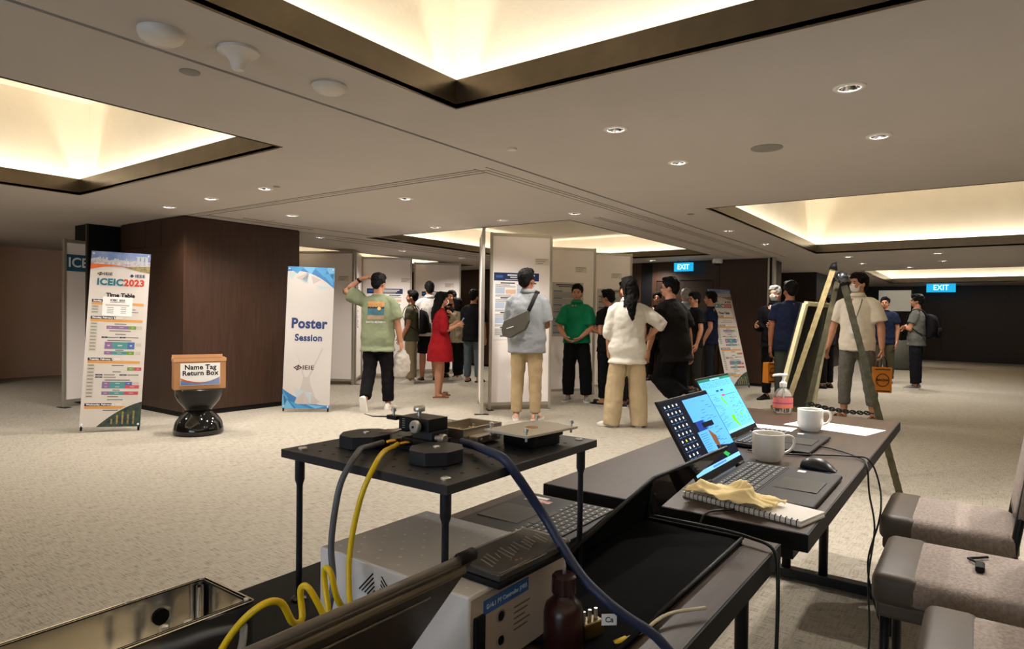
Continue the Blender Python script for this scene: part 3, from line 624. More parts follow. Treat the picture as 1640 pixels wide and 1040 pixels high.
# ================================================================== easel with a gilt framed board and its chain
GILT = mat('antique_gilt', '8a7c58', .35, metal=.75, var=.2, vscale=25, bump=.1, bscale=40); GILTL = mat('pale_gilt', 'cfc59a', .4, metal=.55, var=.12, vscale=15)
DKGILT = mat('aged_bronze', '4a4634', .35, metal=.8, var=.3, vscale=25)
ft = P(1443, 800, 0); a1 = P(1212, 792, 0); a2 = P(1262, 786, 0); base = (ft+a1+a2)/3
apx = D(1343, 432, 4.62)
t = thing('easel', 'aged bronze folding easel with scalloped legs behind the laptop table', 'easel', (base.x, base.y, 0))
def L3(p): return Vector(p)-Vector((base.x, base.y, 0))
def leg(name, p, q, wd, dp, m, scal=True):
    p, q = L3(p), L3(q); ax = (q-p).normalized(); vw = Vector((base.x, base.y, 0)).normalized(); s_ = ax.cross(vw).normalized(); n_ = s_.cross(ax)
    b = MB(); N = 44; rings = []
    for i in range(N+1):
        c_ = p+(q-p)*i/N; ww = wd*(1+(.10*abs(math.sin(i*PI/2)) if scal else 0))
        rings.append([c_+s_*ww+n_*dp, c_-s_*ww+n_*dp, c_-s_*ww-n_*dp, c_+s_*ww-n_*dp])
    return b.loft(rings).build(name, m, t)
top_r = D(1352, 458, 4.62); top_l1 = D(1334, 432, 4.60); top_l2 = D(1341, 452, 4.75)
leg('leg', ft, top_r, .021, .012, DKGILT); leg('leg', a1, top_l1, .017, .012, GILT); leg('leg', a2, top_l2, .017, .012, DKGILT)
MB().sphere(L3(D(1348, 444, 4.6)), .045, 16, 10).build('hinge_knob', mat('pewter', '6a6c70', .25, metal=.9), t, True)
MB().tube([L3(D(1334, 432, 4.6)), L3(D(1336, 424, 4.6)), L3(D(1340, 420, 4.6))], [.03, .02, .003]).build('finial', BLACKM, t, True)
lk0 = D(1291, 645, 4.5); lk1 = D(1397, 662, 4.45)
ch = []
for i in range(19):
    s_ = (i+.5)/19; p = lk0.lerp(lk1, s_); p.z -= .018*4*s_*(1-s_); ch.append(p)
dirn = (lk1-lk0).normalized()
for i, p in enumerate(ch):
    side = Vector((0, 0, 1)) if i % 2 else dirn.cross(Vector((0, 0, 1)))
    pts = [L3(p+dirn*(.021*math.cos(a))+side*(.011*math.sin(a))) for a in [2*PI*j/10 for j in range(10)]]
    MB().tube(pts, .005, 5, closed=True).build('chain_link', BLACKM, t)
f0 = D(1238, 668, 4.62); f1 = D(1287, 486, 4.60); f2 = D(1327, 489, 4.95); f3 = D(1296, 668, 4.95)
tray = MB(); tray.slab([L3(D(1234, 652, 4.5)), L3(D(1290, 655, 4.9)), L3(D(1292, 662, 4.9)), L3(D(1236, 660, 4.5))], (0, 0, 1), .012).build('tray', GILT, t)
tf = thing('framed_board', 'black board in a pale gilt frame resting on the easel', 'framed board', (f0.x, f0.y, f0.z))
def L4(p): return Vector(p)-f0
nrm = (f1-f0).cross(f3-f0).normalized()
if nrm.dot(f0-EYEP) > 0: nrm = -nrm
quad = [f0, f3, f2, f1]
MB().slab([L4(q) for q in quad], -nrm, .02).build('panel', mat('black_board', '080808', .35), tf)
def bar(p, q, wd, m):
    ax = (q-p).normalized(); s_ = ax.cross(nrm).normalized()*wd
    MB().slab([L4(p-s_), L4(q-s_), L4(q+s_), L4(p+s_)], nrm, .03).build('frame_bar', m, tf, bevel=.005)
bar(f0, f1, .02, GILTL); bar(f1, f2, .016, GILTL); bar(f2, f3, .016, GILTL); bar(f3, f0, .016, GILTL)
# ================================================================== tables
TZ = .74
def table(x0, x1, y0, y1, label):
    t = thing('folding_table', label, 'table', ((x0+x1)/2, (y0+y1)/2, 0), 0, 'dark folding tables')
    a, b = (x1-x0)/2, (y1-y0)/2
    MB().box(-a+.004, a-.004, -b+.004, b-.004, TZ-.012, TZ).build('table_top', TABLEW, t)
    for q in ((-a, a, -b, -b+.004), (-a, a, b-.004, b), (-a, -a+.004, -b+.004, b-.004), (a-.004, a, -b+.004, b-.004)):
        bx(*q, TZ-.042, TZ-.001).build('edge_band', TABLEE, t)
    bx(-a+.01, a-.01, -b+.01, b-.01, TZ-.04, TZ-.0125).build('underside', TABLEE, t)
    for sx in (-1, 1):
        xx = sx*(a-.40)
        bx(xx-.025, xx+.025, -b+.03, b-.03, TZ-.075, TZ-.042).build('crossbar', BLACKM, t)
        for yy in (-.10, .06): MB().cyl((xx, yy, .05), (xx, yy, TZ-.07), .02, n=14).build('leg', BLACKM, t, True)
        MB().box(xx-.03, xx+.03, -b+.02, b-.02, .012, .055).build('foot_bar', BLACKM, t, bevel=.006)
        for yy in (-b+.05, b-.05): MB().lathe([(.022, 0), (.022, .012)], 12, (xx, yy, 0)).build('glide', BLACK, t)
    for sy in (-1, 1): bx(-a+.06, a-.06, sy*(b-.06)-.015, sy*(b-.06)+.015, TZ-.085, TZ-.042).build('side_rail', BLACKM, t)
    return t
table(1.585, 3.65, .31, 1.03, 'dark wood-topped folding table carrying the open laptops and mugs')
table(-.55, 1.485, .345, 1.045, 'near dark folding table carrying the optical bench and instruments')
# ================================================================== chairs pulled up along the table
CHF = mat('patterned_chair_fabric', '8c8078', .9, var=.22, vscale=70, bump=.4, bscale=120, stretch=(1, 1.6, 1)); CHB = mat('taupe_leatherette', '4f463d', .5, var=.08)
def rbox(b, x0, x1, y0, y1, z0, z1, r=.04, n=5):
    """cushion: rounded rectangle lofted with soft top"""
    def ring(inset, z):
        pts = []; rr = max(r-inset*.3, .012)
        for (cx, cy, a0) in ((x1-rr-inset, y1-rr-inset, 0), (x0+rr+inset, y1-rr-inset, PI/2), (x0+rr+inset, y0+rr+inset, PI), (x1-rr-inset, y0+rr+inset, 1.5*PI)):
            for i in range(n): a = a0+PI/2*i/(n-1); pts.append((cx+rr*math.cos(a), cy+rr*math.sin(a), z))
        return pts
    h = z1-z0
    return b.loft([ring(.012, z0), ring(0, z0+h*.12), ring(0, z1-h*.35), ring(.006, z1-h*.15), ring(.022, z1-h*.03), ring(.05, z1)])
def chair(x, y, label):
    t = thing('banquet_chair', label, 'chair', (x, y, 0), 0, 'taupe chairs along the table')     # sitter faces +Y
    rbox(MB(), -.22, .22, -.21, .22, .39, .475, .05).build('seat_cushion', CHF, t, True)
    bx(-.215, .215, -.205, .212, .345, .392).build('seat_rail', CHB, t, bevel=.01)
    MB().box(-.223, .223, .10, .225, .38, .478).build('front_band', CHB, t, True, bevel=.028, seg=4)
    for sx in (-1, 1):
        MB().tube([(sx*.19, .19, 0.002), (sx*.19, .19, .37)], .014).build('leg', BLACKM, t, True)
        MB().tube([(sx*.19, -.25, 0.002), (sx*.19, -.19, .40), (sx*.19, -.26, .88)], .014).build('leg', BLACKM, t, True)
    b = MB(); b.M = Matrix.Translation((0, -.22, .52)) @ Matrix.Rotation(math.radians(8), 4, 'X')
    rings = []
    for z, wd in ((0, .19), (.03, .215), (.20, .22), (.33, .21), (.37, .17)):
        rings.append([(wd*cx, cy, z) for cx, cy in ((-1, -.025), (-.6, -.04), (.6, -.04), (1, -.025), (1, .02), (.6, .03), (-.6, .03), (-1, .02))])
    b.loft(rings).build('backrest', CHF, t, True)
    return t
chair(3.09, .085, 'farthest taupe chair in the row along the laptop table'); chair(2.42, .03, 'middle taupe chair in the row along the laptop table')
chair(1.84, -.115, 'nearest taupe chair at the lower right corner')
t = thing('cable_plug', 'small black plug lying on the seat of the middle chair', 'plug', (2.42, -.01, .476))
MB().box(-.03, .03, -.012, .012, .001, .02).build('body', BLACK, t, bevel=.005); MB().tube([(.03, 0, .01), (.08, .03, .006), (.13, -.02, .006)], .004).build('lead', BLACK, t)
# ================================================================== laptops
LAPB = mat('laptop_graphite', '131110', .45, var=.06, spec=.3); LAPK = mat('laptop_keys', '15140f', .5); LAPS = mat('laptop_bezel', '050507', .4, spec=.1)
LEG_ = mat('key_legends', 'c8c4bc', .7); PAD = mat('touchpad', '1c1a18', .35)
def laptop(x0, x1, yh, yf, lidang, lidlen, label, faces=-1, screen=None, legend=.3, stickers=False, lidmat=None):
    """hinge along X at y=yh, front edge at y=yf; lid reclined lidang degrees from the vertical, away from the user"""
    w_ = x1-x0; d = abs(yf-yh)
    t = thing('laptop', label, 'laptop', ((x0+x1)/2, yh, TZ), 0 if faces < 0 else PI)   # local: user at -Y
    a = w_/2
    MB().hexa([(-a, -d, .003), (a, -d, .003), (a, 0, .003), (-a, 0, .003)], [(-a, -d, .014), (a, -d, .014), (a, 0, .018), (-a, 0, .018)]).build('base', LAPB, t, bevel=.004)
    def top(y): return .0182+(y/d)*.004
    k0, k1 = -d*.46, -d*.07; rows = 6; rh = (k1-k0)/rows
    kb = MB(); lg = MB()
    kt = bx(-a*.93, a*.93, k0-.003, k1+.003, top(k0)-.006, top(k0)+.0012).build('keyboard_well', LAPK, t)
    for r_ in range(rows):
        n = [14, 14, 14, 13, 12, 9][rows-1-r_] if True else 14
        y = k0+r_*rh; xs_ = []; tot = a*1.84
        if r_ == 0: ws = [1, 1, 1, 1.1, 5, 1.1, 1, 1, 1, 1]
        else: ws = [1.3]+[1]*12+[1.6] if r_ < 5 else [1]*15
        s_ = tot/sum(ws); x = -tot/2
        for w1 in ws:
            kb.box(x+.0012, x+w1*s_-.0012, y+.0015, y+rh-.0015, top(y), top(y)+.0032)
            if legend and w1 < 3: lg.box(x+w1*s_*.3, x+w1*s_*(.3+legend), y+rh*.4, y+rh*(.4+legend), top(y)+.0032, top(y)+.0036)
            x += w1*s_
    kk = kb.build('keys', mat('keycaps', '3a362f' if stickers else '1d1b17', .5), t); kk['kind'] = 'stuff'
    l2 = lg.build('key_legends', LEG_, t); l2['kind'] = 'stuff'
    bx(-a*.34, a*.34, -d*.93, -d*.53, top(-d*.7)-.002, top(-d*.7)+.0012).build('touchpad', PAD, t)
    if stickers:
        bx(-a*.88, -a*.80, -d*.86, -d*.70, top(-d*.8), top(-d*.8)+.0008).build('sticker', PAPER, t)
        bx(-a*.76, -a*.64, -d*.88, -d*.62, top(-d*.8), top(-d*.8)+.0008).build('sticker', mat('red_sticker', 'c0473c', .6, vscale=90, col2='e8e0d8'), t)
    else:
        bx(a*.78, a*.9, -d*.66, -d*.58, top(-d*.6), top(-d*.6)+.0008).build('sticker', PAPER, t)
    bx(a*.84, a*.9, -.02, -.012, .018, .0195).build('status_strip', STEEL, t)
    for sx in (-1, 1): MB().cyl((sx*a*.75-.03, .004, .016), (sx*a*.75+.03, .004, .016), .007).build('hinge', LAPB, t, True)
    if lidlen:
        th = math.radians(lidang); M = Matrix.Translation((0, .006, .018)) @ Matrix.Rotation(-th, 4, 'X')
        b = MB(); b.M = M; b.box(-a, a, 0, .007, 0, lidlen); lid = b.build('lid', lidmat or LAPB, t, bevel=.003)
        b = MB(); b.M = M; b.box(-a+.003, a-.003, -.0012, 0, .004, lidlen-.003); b.build('bezel', LAPS, lid)
        if screen: screen(lid, M, a, lidlen)
    return t
def emis(name, c, s=1.0): return mat(name, c, .4, emit=c, estr=s, spec=.05)
SB = emis('screen_blue_window', '5fb4f2', .75); SD = emis('screen_dark_wallpaper', '060e24', .6); SW = emis('screen_icons', 'e8f4ff', .9); SG = emis('screen_green', '2aa84a', .8)
SBAR = emis('screen_taskbar', '7fc4f8', .85); SLN = emis('screen_text', '3a6a9c', .6); STE = emis('screen_teal_ribbon', '1f7a66', .6); SGR = emis('screen_cells_green', '64c81e', .9); SMID = emis('screen_indigo', '1c3f9a', .6); SRD = emis('screen_red_cell', 'b8466a', .7)
SORG = emis('screen_sunset', '8a5a3a', .5); SY = emis('screen_yellow_icon', 'd8e050', .8)
class Scr:
    def __init__(s, M, a, L): s.M = M; s.a = a-.008; s.z0 = .022; s.h = L-.022-.010; s.d = {}
    def r(s, ink, u0, u1, v0, v1, lift=0):
        x0, x1 = -s.a+u0*2*s.a, -s.a+u1*2*s.a; z0, z1 = s.z0+(1-v1)*s.h, s.z0+(1-v0)*s.h; y = -.0014-.0003*lift
        b = s.d.setdefault(ink, MB()); b.M = s.M; b.quad((x0,y,z0),(x1,y,z0),(x1,y,z1),(x0,y,z1))
    def p(s, ink, pts, lift=0):
        b = s.d.setdefault(ink, MB()); b.M = s.M; b.add([(-s.a+u*2*s.a, -.0014-.0003*lift, s.z0+(1-v)*s.h) for u, v in pts], [tuple(range(len(pts)))])
    def build(s, par, inks):
        for k, b in s.d.items():
            o = b.build(k, inks[k], par)
            if len(b.f) > 1: o['kind'] = 'stuff'
SI = {'wallpaper': SD, 'windows': SB, 'icons': SW, 'taskbar': SBAR, 'text_lines': SLN, 'green_ray': SG, 'ribbon': STE, 'green_cells': SGR, 'indigo_band': SMID, 'red_cells': SRD, 'sunset': SORG, 'yellow_icon': SY}
def screen_desktop(par, M, a, L):
    s = Scr(M, a, L); s.r('wallpaper', 0, 1, 0, 1)
    rn = random.Random(3)
    for j in range(9):
        for i in range(4):
            if j in (7, 8) and i > 2: continue
            u, v = .05+i*.075, .05+j*.095; s.r('yellow_icon' if (i, j) == (1, 5) else 'icons', u+.004, u+.026, v, v+.03, 1); s.r('text_lines', u-.005, u+.045, v+.05, v+.062, 1)
    s.r('windows', .42, 1, .03, .36, 1); s.r('windows', .62, 1, .36, .80, 1); s.r('indigo_band', .45, .66, .36, .50, 1); s.r('windows', .40, .62, .50, .86, 1); s.r('wallpaper', .56, .80, .40, .47, 2)
    s.p('sunset', [(.62, .5), (.72, .62), (.70, .8), (.62, .72)], 2); s.p('green_ray', [(.66, .78), (.80, .92), (.72, .94), (.66, .86)], 3); s.p('wallpaper', [(.62, .74), (.9, .8), (.9, .86), (.62, .93)], 2)
    for k in range(26):
        v = .06+rn.random()*.7; u = .46+rn.random()*.42
        if v > .36 and u < .64: u = .66+rn.random()*.2
        s.r('text_lines', u, u+.08, v, v+.006, 2)
    for k in range(10): s.r('text_lines', .42, .5+rn.random()*.08, .54+k*.03, .546+k*.03, 2)
    s.r('taskbar', 0, 1, .945, 1, 2)
    for k in range(12): s.r('indigo_band', .36+k*.025, .374+k*.025, .96, .985, 3)
    s.build(par, SI)
def screen_sheet(par, M, a, L):
    s = Scr(M, a, L); s.r('windows', 0, 1, 0, 1); s.r('ribbon', 0, 1, 0, .05, 1); s.r('taskbar', .35, .65, .012, .04, 2)
    rn = random.Random(8)
    for j in range(5):
        for i in range(16): s.r('text_lines', .04+i*.06, .04+i*.06+.03*rn.random()+.01, .075+j*.022, .083+j*.022, 1)
    s.r('indigo_band', .36, .44, .235, .265, 1); s.r('indigo_band', .50, .58, .235, .265, 1); s.r('red_cells', .46, .56, .33, .36, 1); s.r('indigo_band', .56, .92, .345, .352, 1)
    for (u, v, du, dv) in ((.40,.36,.05,.08),(.42,.44,.06,.05),(.46,.49,.04,.05),(.44,.56,.03,.05),(.42,.72,.10,.12),(.46,.84,.07,.06),(.5,.9,.05,.05),(.72,.70,.04,.1),(.62,.55,.06,.02)): s.r('green_cells', u, u+du, v, v+dv, 1)
    for k in range(60): u = .55+rn.random()*.4; v = .38+rn.random()*.52; s.r('text_lines', u, u+.02+rn.random()*.03, v, v+.006, 1)
    for k in range(30): s.r('text_lines', .04+rn.random()*.3, .06+rn.random()*.3, .3+k*.02, .305+k*.02, 1)
    s.r('taskbar', 0, 1, .955, 1, 1); s.build(par, SI)
laptop(1.775, 2.195, .625, .335, 31, .264, 'open black laptop with dark desktop wallpaper and icons, nearer of the two', screen=screen_desktop, legend=.2)
laptop(2.50, 2.905, .775, .49, 30.4, .267, 'open black laptop showing a green-ribbon spreadsheet, behind the nearer laptop', screen=screen_sheet, legend=.22)
laptop(1.08, 1.435, .695, .985, 0, 0, 'black laptop base with white-lettered keys and stickers on the near table', faces=1, legend=.2, stickers=True)
# ---- open black case behind that keyboard
CASE = mat('black_case_cloth', '060607', .85, var=.2, bump=.15, bscale=18, spec=.08); CASEG = mat('black_case_gloss', '0c0c0d', .06, coat=.6)
t = thing('open_case', 'open black cloth case lying flat with its stiff flap raised beside the keyboard', 'case', (1.2, .5, TZ))
def Lc(p): return Vector(p)-Vector((1.2, .5, TZ))
g = MB(); nx, ny = 24, 10; vs_ = []; fs_ = []
for i in range(nx+1):
    for j in range(ny+1):
        x, y = .80+(1.44-.80)*i/nx, .415+(.655-.415)*j/ny
        e_ = min(i, nx-i, j, ny-j)
        vs_.append(Lc((x, y, TZ+.006+(.004*noise.noise(Vector((x*9, y*14, 0)))+.003 if e_ > 0 else 0))))
for i in range(nx):
    for j in range(ny): a = i*(ny+1)+j; fs_.append((a, a+ny+1, a+ny+2, a+1))
g.add(vs_, fs_).box(-.4, .24, -.085, .155, .0005, .0055).build('flat_cover', CASE, t, True)
pE, pA = Vector((.98, .592, .80)), Vector((1.424, .618, .852))
MB().slab([Lc((.90, .64, TZ+.006)), Lc((1.424, .64, TZ+.006)), Lc(pA), Lc(pE), Lc((.90, .60, .79))], (0, 1, 0), .006).build('raised_flap', CASE, t, bevel=.002)
pB = AX(1164, 717, 1.63)
gl = MB(); gl.slab([Lc((1.428, .638, TZ+.008)), Lc(pB-Vector((0, 0, .006))), Lc(pB), Lc(pA)], (.35, .9, 0), .005).build('glossy_flap', CASEG, t)
MB().tube([Lc(pE), Lc(pA), Lc(pB)], .005).build('edge_piping', BLACKM, t, True)
MB().tube([Lc(pA), Lc((1.426, .64, TZ+.006))], .005).build('edge_piping', BLACKM, t, True)
MB().tube([Lc(v) for v in ((1.44, .655, TZ+.01), (1.44, .415, TZ+.01), (.80, .415, TZ+.01))], .004).build('edge_piping', BLACKM, t, True)
# ---- nearest device: reclined tablet with cylindrical grip
t = thing('tablet', 'dark tablet with a cylindrical grip edge, nearest device at the bottom centre', 'tablet', (.45, .53, TZ))
TABM = mat('tablet_shell', '6e665c', .35, metal=.2, var=.05)
def Lt(p): return Vector(p)-Vector((.45, .53, TZ))
r_l, r_r = Vector((.24, .485, .95)), Vector((.583, .478, .95))
n_ = Vector((0, -.82, -.57)).normalized()
lo = Vector((0, .145, -.2))
MB().slab([Lt(r_l), Lt(r_r), Lt(r_r+lo), Lt(r_l+lo)], n_, .007).build('back_shell', mat('tablet_back', '4e473d', .4, metal=.15), t, bevel=.002)
MB().cyl(Lt(r_l), Lt(r_r-Vector((.022, 0, 0))), .0045, n=16).build('grip_cylinder', TABM, t, True); MB().cyl(Lt(r_r-Vector((.022, 0, 0))), Lt(r_r+Vector((.003, 0, 0))), .0075, n=16).build('end_cap', BLACK, t, True)
o1 = Vector((0, .008, -.010)); MB().cyl(Lt(r_l+o1+n_*.007), Lt(r_r+o1+n_*.007-Vector((.012, 0, 0))), .0058, n=12).build('hinge_bar', mat('olive_bronze', '6f6450', .35, metal=.3), t, True)
o2 = Vector((0, .024, -.034)); MB().cyl(Lt(r_l+o2+n_*.008), Lt(r_r+o2+n_*.008-Vector((.05, 0, 0))), .0016, n=6).build('stand_seam', TABM, t)
MB().slab([Lt((.24, .60, TZ+.001)), Lt((.583, .60, TZ+.001)), Lt((.583, .64, TZ+.001)), Lt((.24, .64, TZ+.001))], (0, 0, 1), .012).build('stand_foot', BLACKM, t)
# ================================================================== mugs, sanitiser, mouse, papers, notebook
CER = mat('glazed_ceramic', 'eee9e0', .15, var=.02, coat=.3); COF = mat('coffee', '1c100a', .1)
def mug(x, y, r, h, ang, label):
    t = thing('mug', label, 'mug', (x, y, TZ), ang, 'white ceramic mugs')
    n = 36; pr_ = [(r*.72, 0), (r*.74, .003), (r*.84, .012), (r, .028), (r, h-.004), (r*.985, h), (r*.95, h-.003), (r*.94, .03), (r*.7, .012), (.001, .01)]
    MB().lathe(pr_, n).build('body', CER, t, True)
    pts = [(r*.96, 0, h*.84), (r*1.25, 0, h*.90), (r*1.62, 0, h*.82), (r*1.68, 0, h*.58), (r*1.42, 0, h*.36), (r*.97, 0, h*.25)]
    MB().tube(catmull(pts, 5), [(.0065, .0045)]*26, 8).build('handle', CER, t, True)
    MB().lathe([(r*.945, h*.8), (r*.945, h*.802)], n).build('coffee', COF, t)
    return t
rang = -(PI/2-YAW)
mug(2.34, .592, .053, .096, rang, 'white ceramic mug between the two laptops, nearer of the two mugs'); mug(3.085, .605, .053, .096, rang, 'white ceramic mug beside the hand sanitiser, farther of the two mugs')
t = thing('sanitiser_bottle', 'clear hand sanitiser pump bottle with an orange and pink label', 'bottle', (3.575, .835, TZ), -(PI/2-YAW))
def ell(rx, ry, z, n=28): return [(rx*math.cos(2*PI*i/n), ry*math.sin(2*PI*i/n), z) for i in range(n)]
MB().loft([ell(.044, .030, .001), ell(.048, .033, .008), ell(.050, .034, .06), ell(.049, .033, .085), ell(.043, .029, .105), ell(.030, .022, .122), ell(.017, .017, .13), ell(.015, .015, .136)]).build('bottle_body', mat('clear_pet', 'eef2f2', .06, trans=.92, ior=1.4), t, True)
MB().loft([ell(.0515, .0352, .028), ell(.0515, .0352, .082)], cap=False).build('label', mat('orange_pink_label', 'e88a5a', .5, vscale=6, stretch=(1, 1, 6), col2='d86a86'), t, True)
MB().loft([ell(.0517, .0354, .05), ell(.0517, .0354, .056)], cap=False).build('label_stripe', mat('magenta_stripe', 'b8447a', .5), t, True)
MB().lathe([(.017, .136), (.018, .139), (.018, .158), (.012, .162), (.007, .166), (.006, .19), (.008, .192), (.008, .2), (.004, .204)], 20).build('pump_collar', WHITE, t, 'auto')
MB().tube([(.02, 0, .199), (-.02, 0, .2), (-.048, 0, .197), (-.055, 0, .192)], [.007, .008, .006, .005]).build('pump_nozzle', WHITE, t, True)
MB().cyl((0, 0, .02), (0, 0, .13), .003).build('dip_tube', WHITE, t)
t = thing('mouse', 'black wireless computer mouse beside the nearer laptop', 'mouse', (2.30, .425, TZ), math.radians(-100))
rings = []
for i in range(13):
    s_ = -1+2*i/12; L_ = .058; wd = .033*(1-abs(s_)**3.2)**.5*(1-.1*s_); hh = .036*max(.02, (1-abs(s_+.15)**2.4/1.5))*((1-abs(s_)**6)**.5)
    rings.append([(s_*L_, wd*math.cos(a), max(.0015, .002+hh*math.sin(a)) if math.sin(a) >= 0 else .0015) for a in [2*PI*k/16 for k in range(16)]])
MB().loft(rings).build('shell', mat('mouse_rubber', '14161a', .35, var=.05), t, True)
MB().cyl((-.032, -.004, .026), (-.032, .004, .026), .009).build('scroll_wheel', BLACKM, t, True)
bx(-.05, .05, -.033, .033, .0005, .0025).build('skirt', mat('mouse_blue_skirt', '1c3a66', .3), t, bevel=.001)
def sheet(x0, y0, ux, uy, w_, h_, z, label, name='paper_sheet', m=PAPER, lines=True):
    t = thing(name, label, 'paper', (x0, y0, z), math.atan2(uy, ux))
    bx(0, w_, 0, h_, 0, .0012).build('sheet', m, t)
    if lines:
        b = MB(); rn = random.Random(int(x0*100))
        for k in range(16):
            y = h_*(.06+k*.055); b.quad((w_*.08, y, .0016), (w_*(.5+.42*rn.random()), y, .0016), (w_*.9, y+.004, .0016), (w_*.08, y+.004, .0016))
        b.build('printed_lines', LG, t)
    return t
sheet(3.10, .66, 0, 1, .30, .22, TZ+.001, 'printed sheet of paper lying behind the farther laptop'); sheet(3.30, .335, .25, 1, .36, .22, TZ+.001, 'blank white sheet at the far right corner of the laptop table', lines=False)
# notebook, pen, yellow cloth
t = thing('spiral_notebook', 'white spiral-bound notebook at the near corner of the laptop table', 'notebook', (1.628, .335, TZ+.001), math.radians(76))
NL, NW = .33, .125
bx(0, NL, -NW, 0, 0, .004).build('back_cover', mat('notebook_card', 'd8d2c8', .7), t); bx(.002, NL-.002, -NW+.002, -.002, .004, .012).build('page_block', PAPER, t); bx(0, NL, -NW, 0, .012, .0136).build('front_cover', PAPER, t)
for k in range(24):
    x = .01+k*(NL-.02)/23
    MB().tube([(x, .006*math.cos(a)-.003, .007+.009*math.sin(a)) for a in [2*PI*j/8 for j in range(8)]], .0011, 4, closed=True).build('spiral_ring', mat('black_wire', '22201e', .4, metal=.6), t)
YC = mat('yellow_cloth', 'fbe4ac', .85, var=.06, bump=.1, bscale=60)
t = thing('cleaning_cloth', 'crumpled yellow cleaning cloth lying on the spiral notebook', 'cloth', (1.715, .52, TZ+.0155), math.radians(76))
nx, ny = 40, 24; vs_ = []; fs_ = []
for i in range(nx+1):
    for j in range(ny+1):
        u, v = i/nx, j/ny; x, y = (u-.5)*.235, (v-.5)*.115
        env = math.sin(PI*min(1, max(0, u)))**.6
        zz = .004+.036*env*(.35+.65*math.sin(v*PI))*(1-abs(math.sin(u*5.2+v*2.6+1.2*noise.noise(Vector((u*3, v*3, 1))))))**1.6+.010*(1-abs(noise.noise(Vector((u*5, v*6, 3))))*2)+.010*env*math.sin(v*PI)
        vs_.append((x+.012*noise.noise(Vector((u*5, v*5, 9))), y+.02*math.sin(u*9)*(.5-abs(v-.5)), max(.001, zz)))
for i in range(nx):
    for j in range(ny): a = i*(ny+1)+j; fs_.append((a, a+ny+1, a+ny+2, a+1))
o = MB().add(vs_, fs_).build('folded_fabric', YC, t, True); md = o.modifiers.new('thickness', 'SOLIDIFY'); md.thickness = .0015
t = thing('pen', 'dark green and silver pen between the notebook and the laptop', 'pen', (1.765, .36, TZ+.006), math.radians(78))
MB().cyl((0, 0, 0), (.09, 0, 0), .0045, n=12).build('barrel', mat('pen_green', '1a2a26', .3), t, True); MB().tube([(.09, 0, 0), (.12, 0, 0), (.128, 0, 0)], [.0047, .004, .001]).build('grip', STEEL, t, True); MB().tube([(-.012, 0, 0), (0, 0, 0)], [.002, .0045]).build('tip', STEEL, t, True)
# ================================================================== cables of the laptop table
CAB = mat('black_rubber_cable', '0d0d0e', .45)
def cable(name, pts, r, m, label, cat='cable', group=None, k=6):
    o = MB().tube(catmull(pts, k), r, 8).build(name, m, None, True); return tag(o, label, cat, group)
cable('mouse_cable', [(2.76, .62, TZ+.006), (2.72, .545, TZ+.006), (2.66, .43, TZ+.006), (2.56, .34, TZ+.006), (2.46, .303, TZ+.004), (2.42, .29, TZ-.08), (2.40, .27, .55), (2.36, .28, .40), (2.33, .27, .22), (2.30, .28, .05), (2.28, .26, .008)], .003, CAB,
      'thin black cable hanging over the table edge, left strand of the twisted pair', group='hanging cables')
cable('power_cable', [(2.44, .69, TZ+.006), (2.46, .56, TZ+.006), (2.52, .46, TZ+.006), (2.56, .36, TZ+.008), (2.53, .303, TZ+.006), (2.52, .27, TZ-.08), (2.44, .26, .58), (2.38, .285, .44), (2.38, .26, .30), (2.40, .22, .16), (2.38, .2, .01)], .003, CAB,
      'thin black cable hanging over the table edge, right strand of the twisted pair', group='hanging cables')
cable('flat_cable', [(1.655, .50, TZ+.006), (1.60, .545, TZ+.004), (1.57, .555, TZ-.02), (1.56, .56, TZ-.09), (1.53, .6, TZ-.16)], .003, CAB, 'short black lead dropping behind the notebook between the tables')
cable('draped_cable', [(1.45, .625, TZ+.015), (1.455, .55, TZ+.014), (1.452, .47, TZ+.015), (1.44, .40, TZ+.014), (1.42, .345, TZ+.006), (1.40, .33, TZ-.05), (1.37, .325, .50), (1.35, .33, .30), (1.34, .31, .006)], .004, CAB, 'black cable crossing the open case and falling over the near table corner')
# ================================================================== optical bench on posts
ANOD = mat('black_anodised', '26262a', .38, var=.08, vscale=30); ANOD2 = mat('black_anodised_deep', '0e0e11', .35, var=.1)
PZ = 1.0; BX0, BX1, BY0, BY1 = .652, 1.072, .578, .952
bc = Vector(((BX0+BX1)/2, (BY0+BY1)/2, TZ))
t = thing('optical_bench', 'black drilled breadboard platform raised on four posts above the near table', 'breadboard', bc)
def Lb_(p): return Vector(p)-bc
a, b = (BX1-BX0)/2, (BY1-BY0)/2; pz = PZ-TZ
plate = MB().box(-a, a, -b, b, pz-.014, pz).build('plate', ANOD, t, bevel=.0012)
hb = MB(); scr = [(-a+.025, -b+.025), (a-.025, -b+.025), (-a+.025, b-.025), (a-.025, b-.025)]
for i in range(11):
    for j in range(10):
        x, y = -a+.03+i*(2*a-.06)/10, -b+.03+j*(2*b-.06)/9
        if any(abs(x-p)+abs(y-q) < .02 for p, q in scr): continue
        hb.lathe([(.0032, pz-.002), (.0032, pz+.0003)], 10, (x, y, 0))
h_ = hb.build('tapped_holes', BLACK, plate); h_['kind'] = 'stuff'
for (x, y) in scr:
    MB().lathe([(.0075, pz), (.0075, pz+.002), (.005, pz+.0032), (.0035, pz+.0032), (.0035, pz+.0012)], 18, (x, y, 0)).build('cap_screw', STEEL, plate, 'auto')
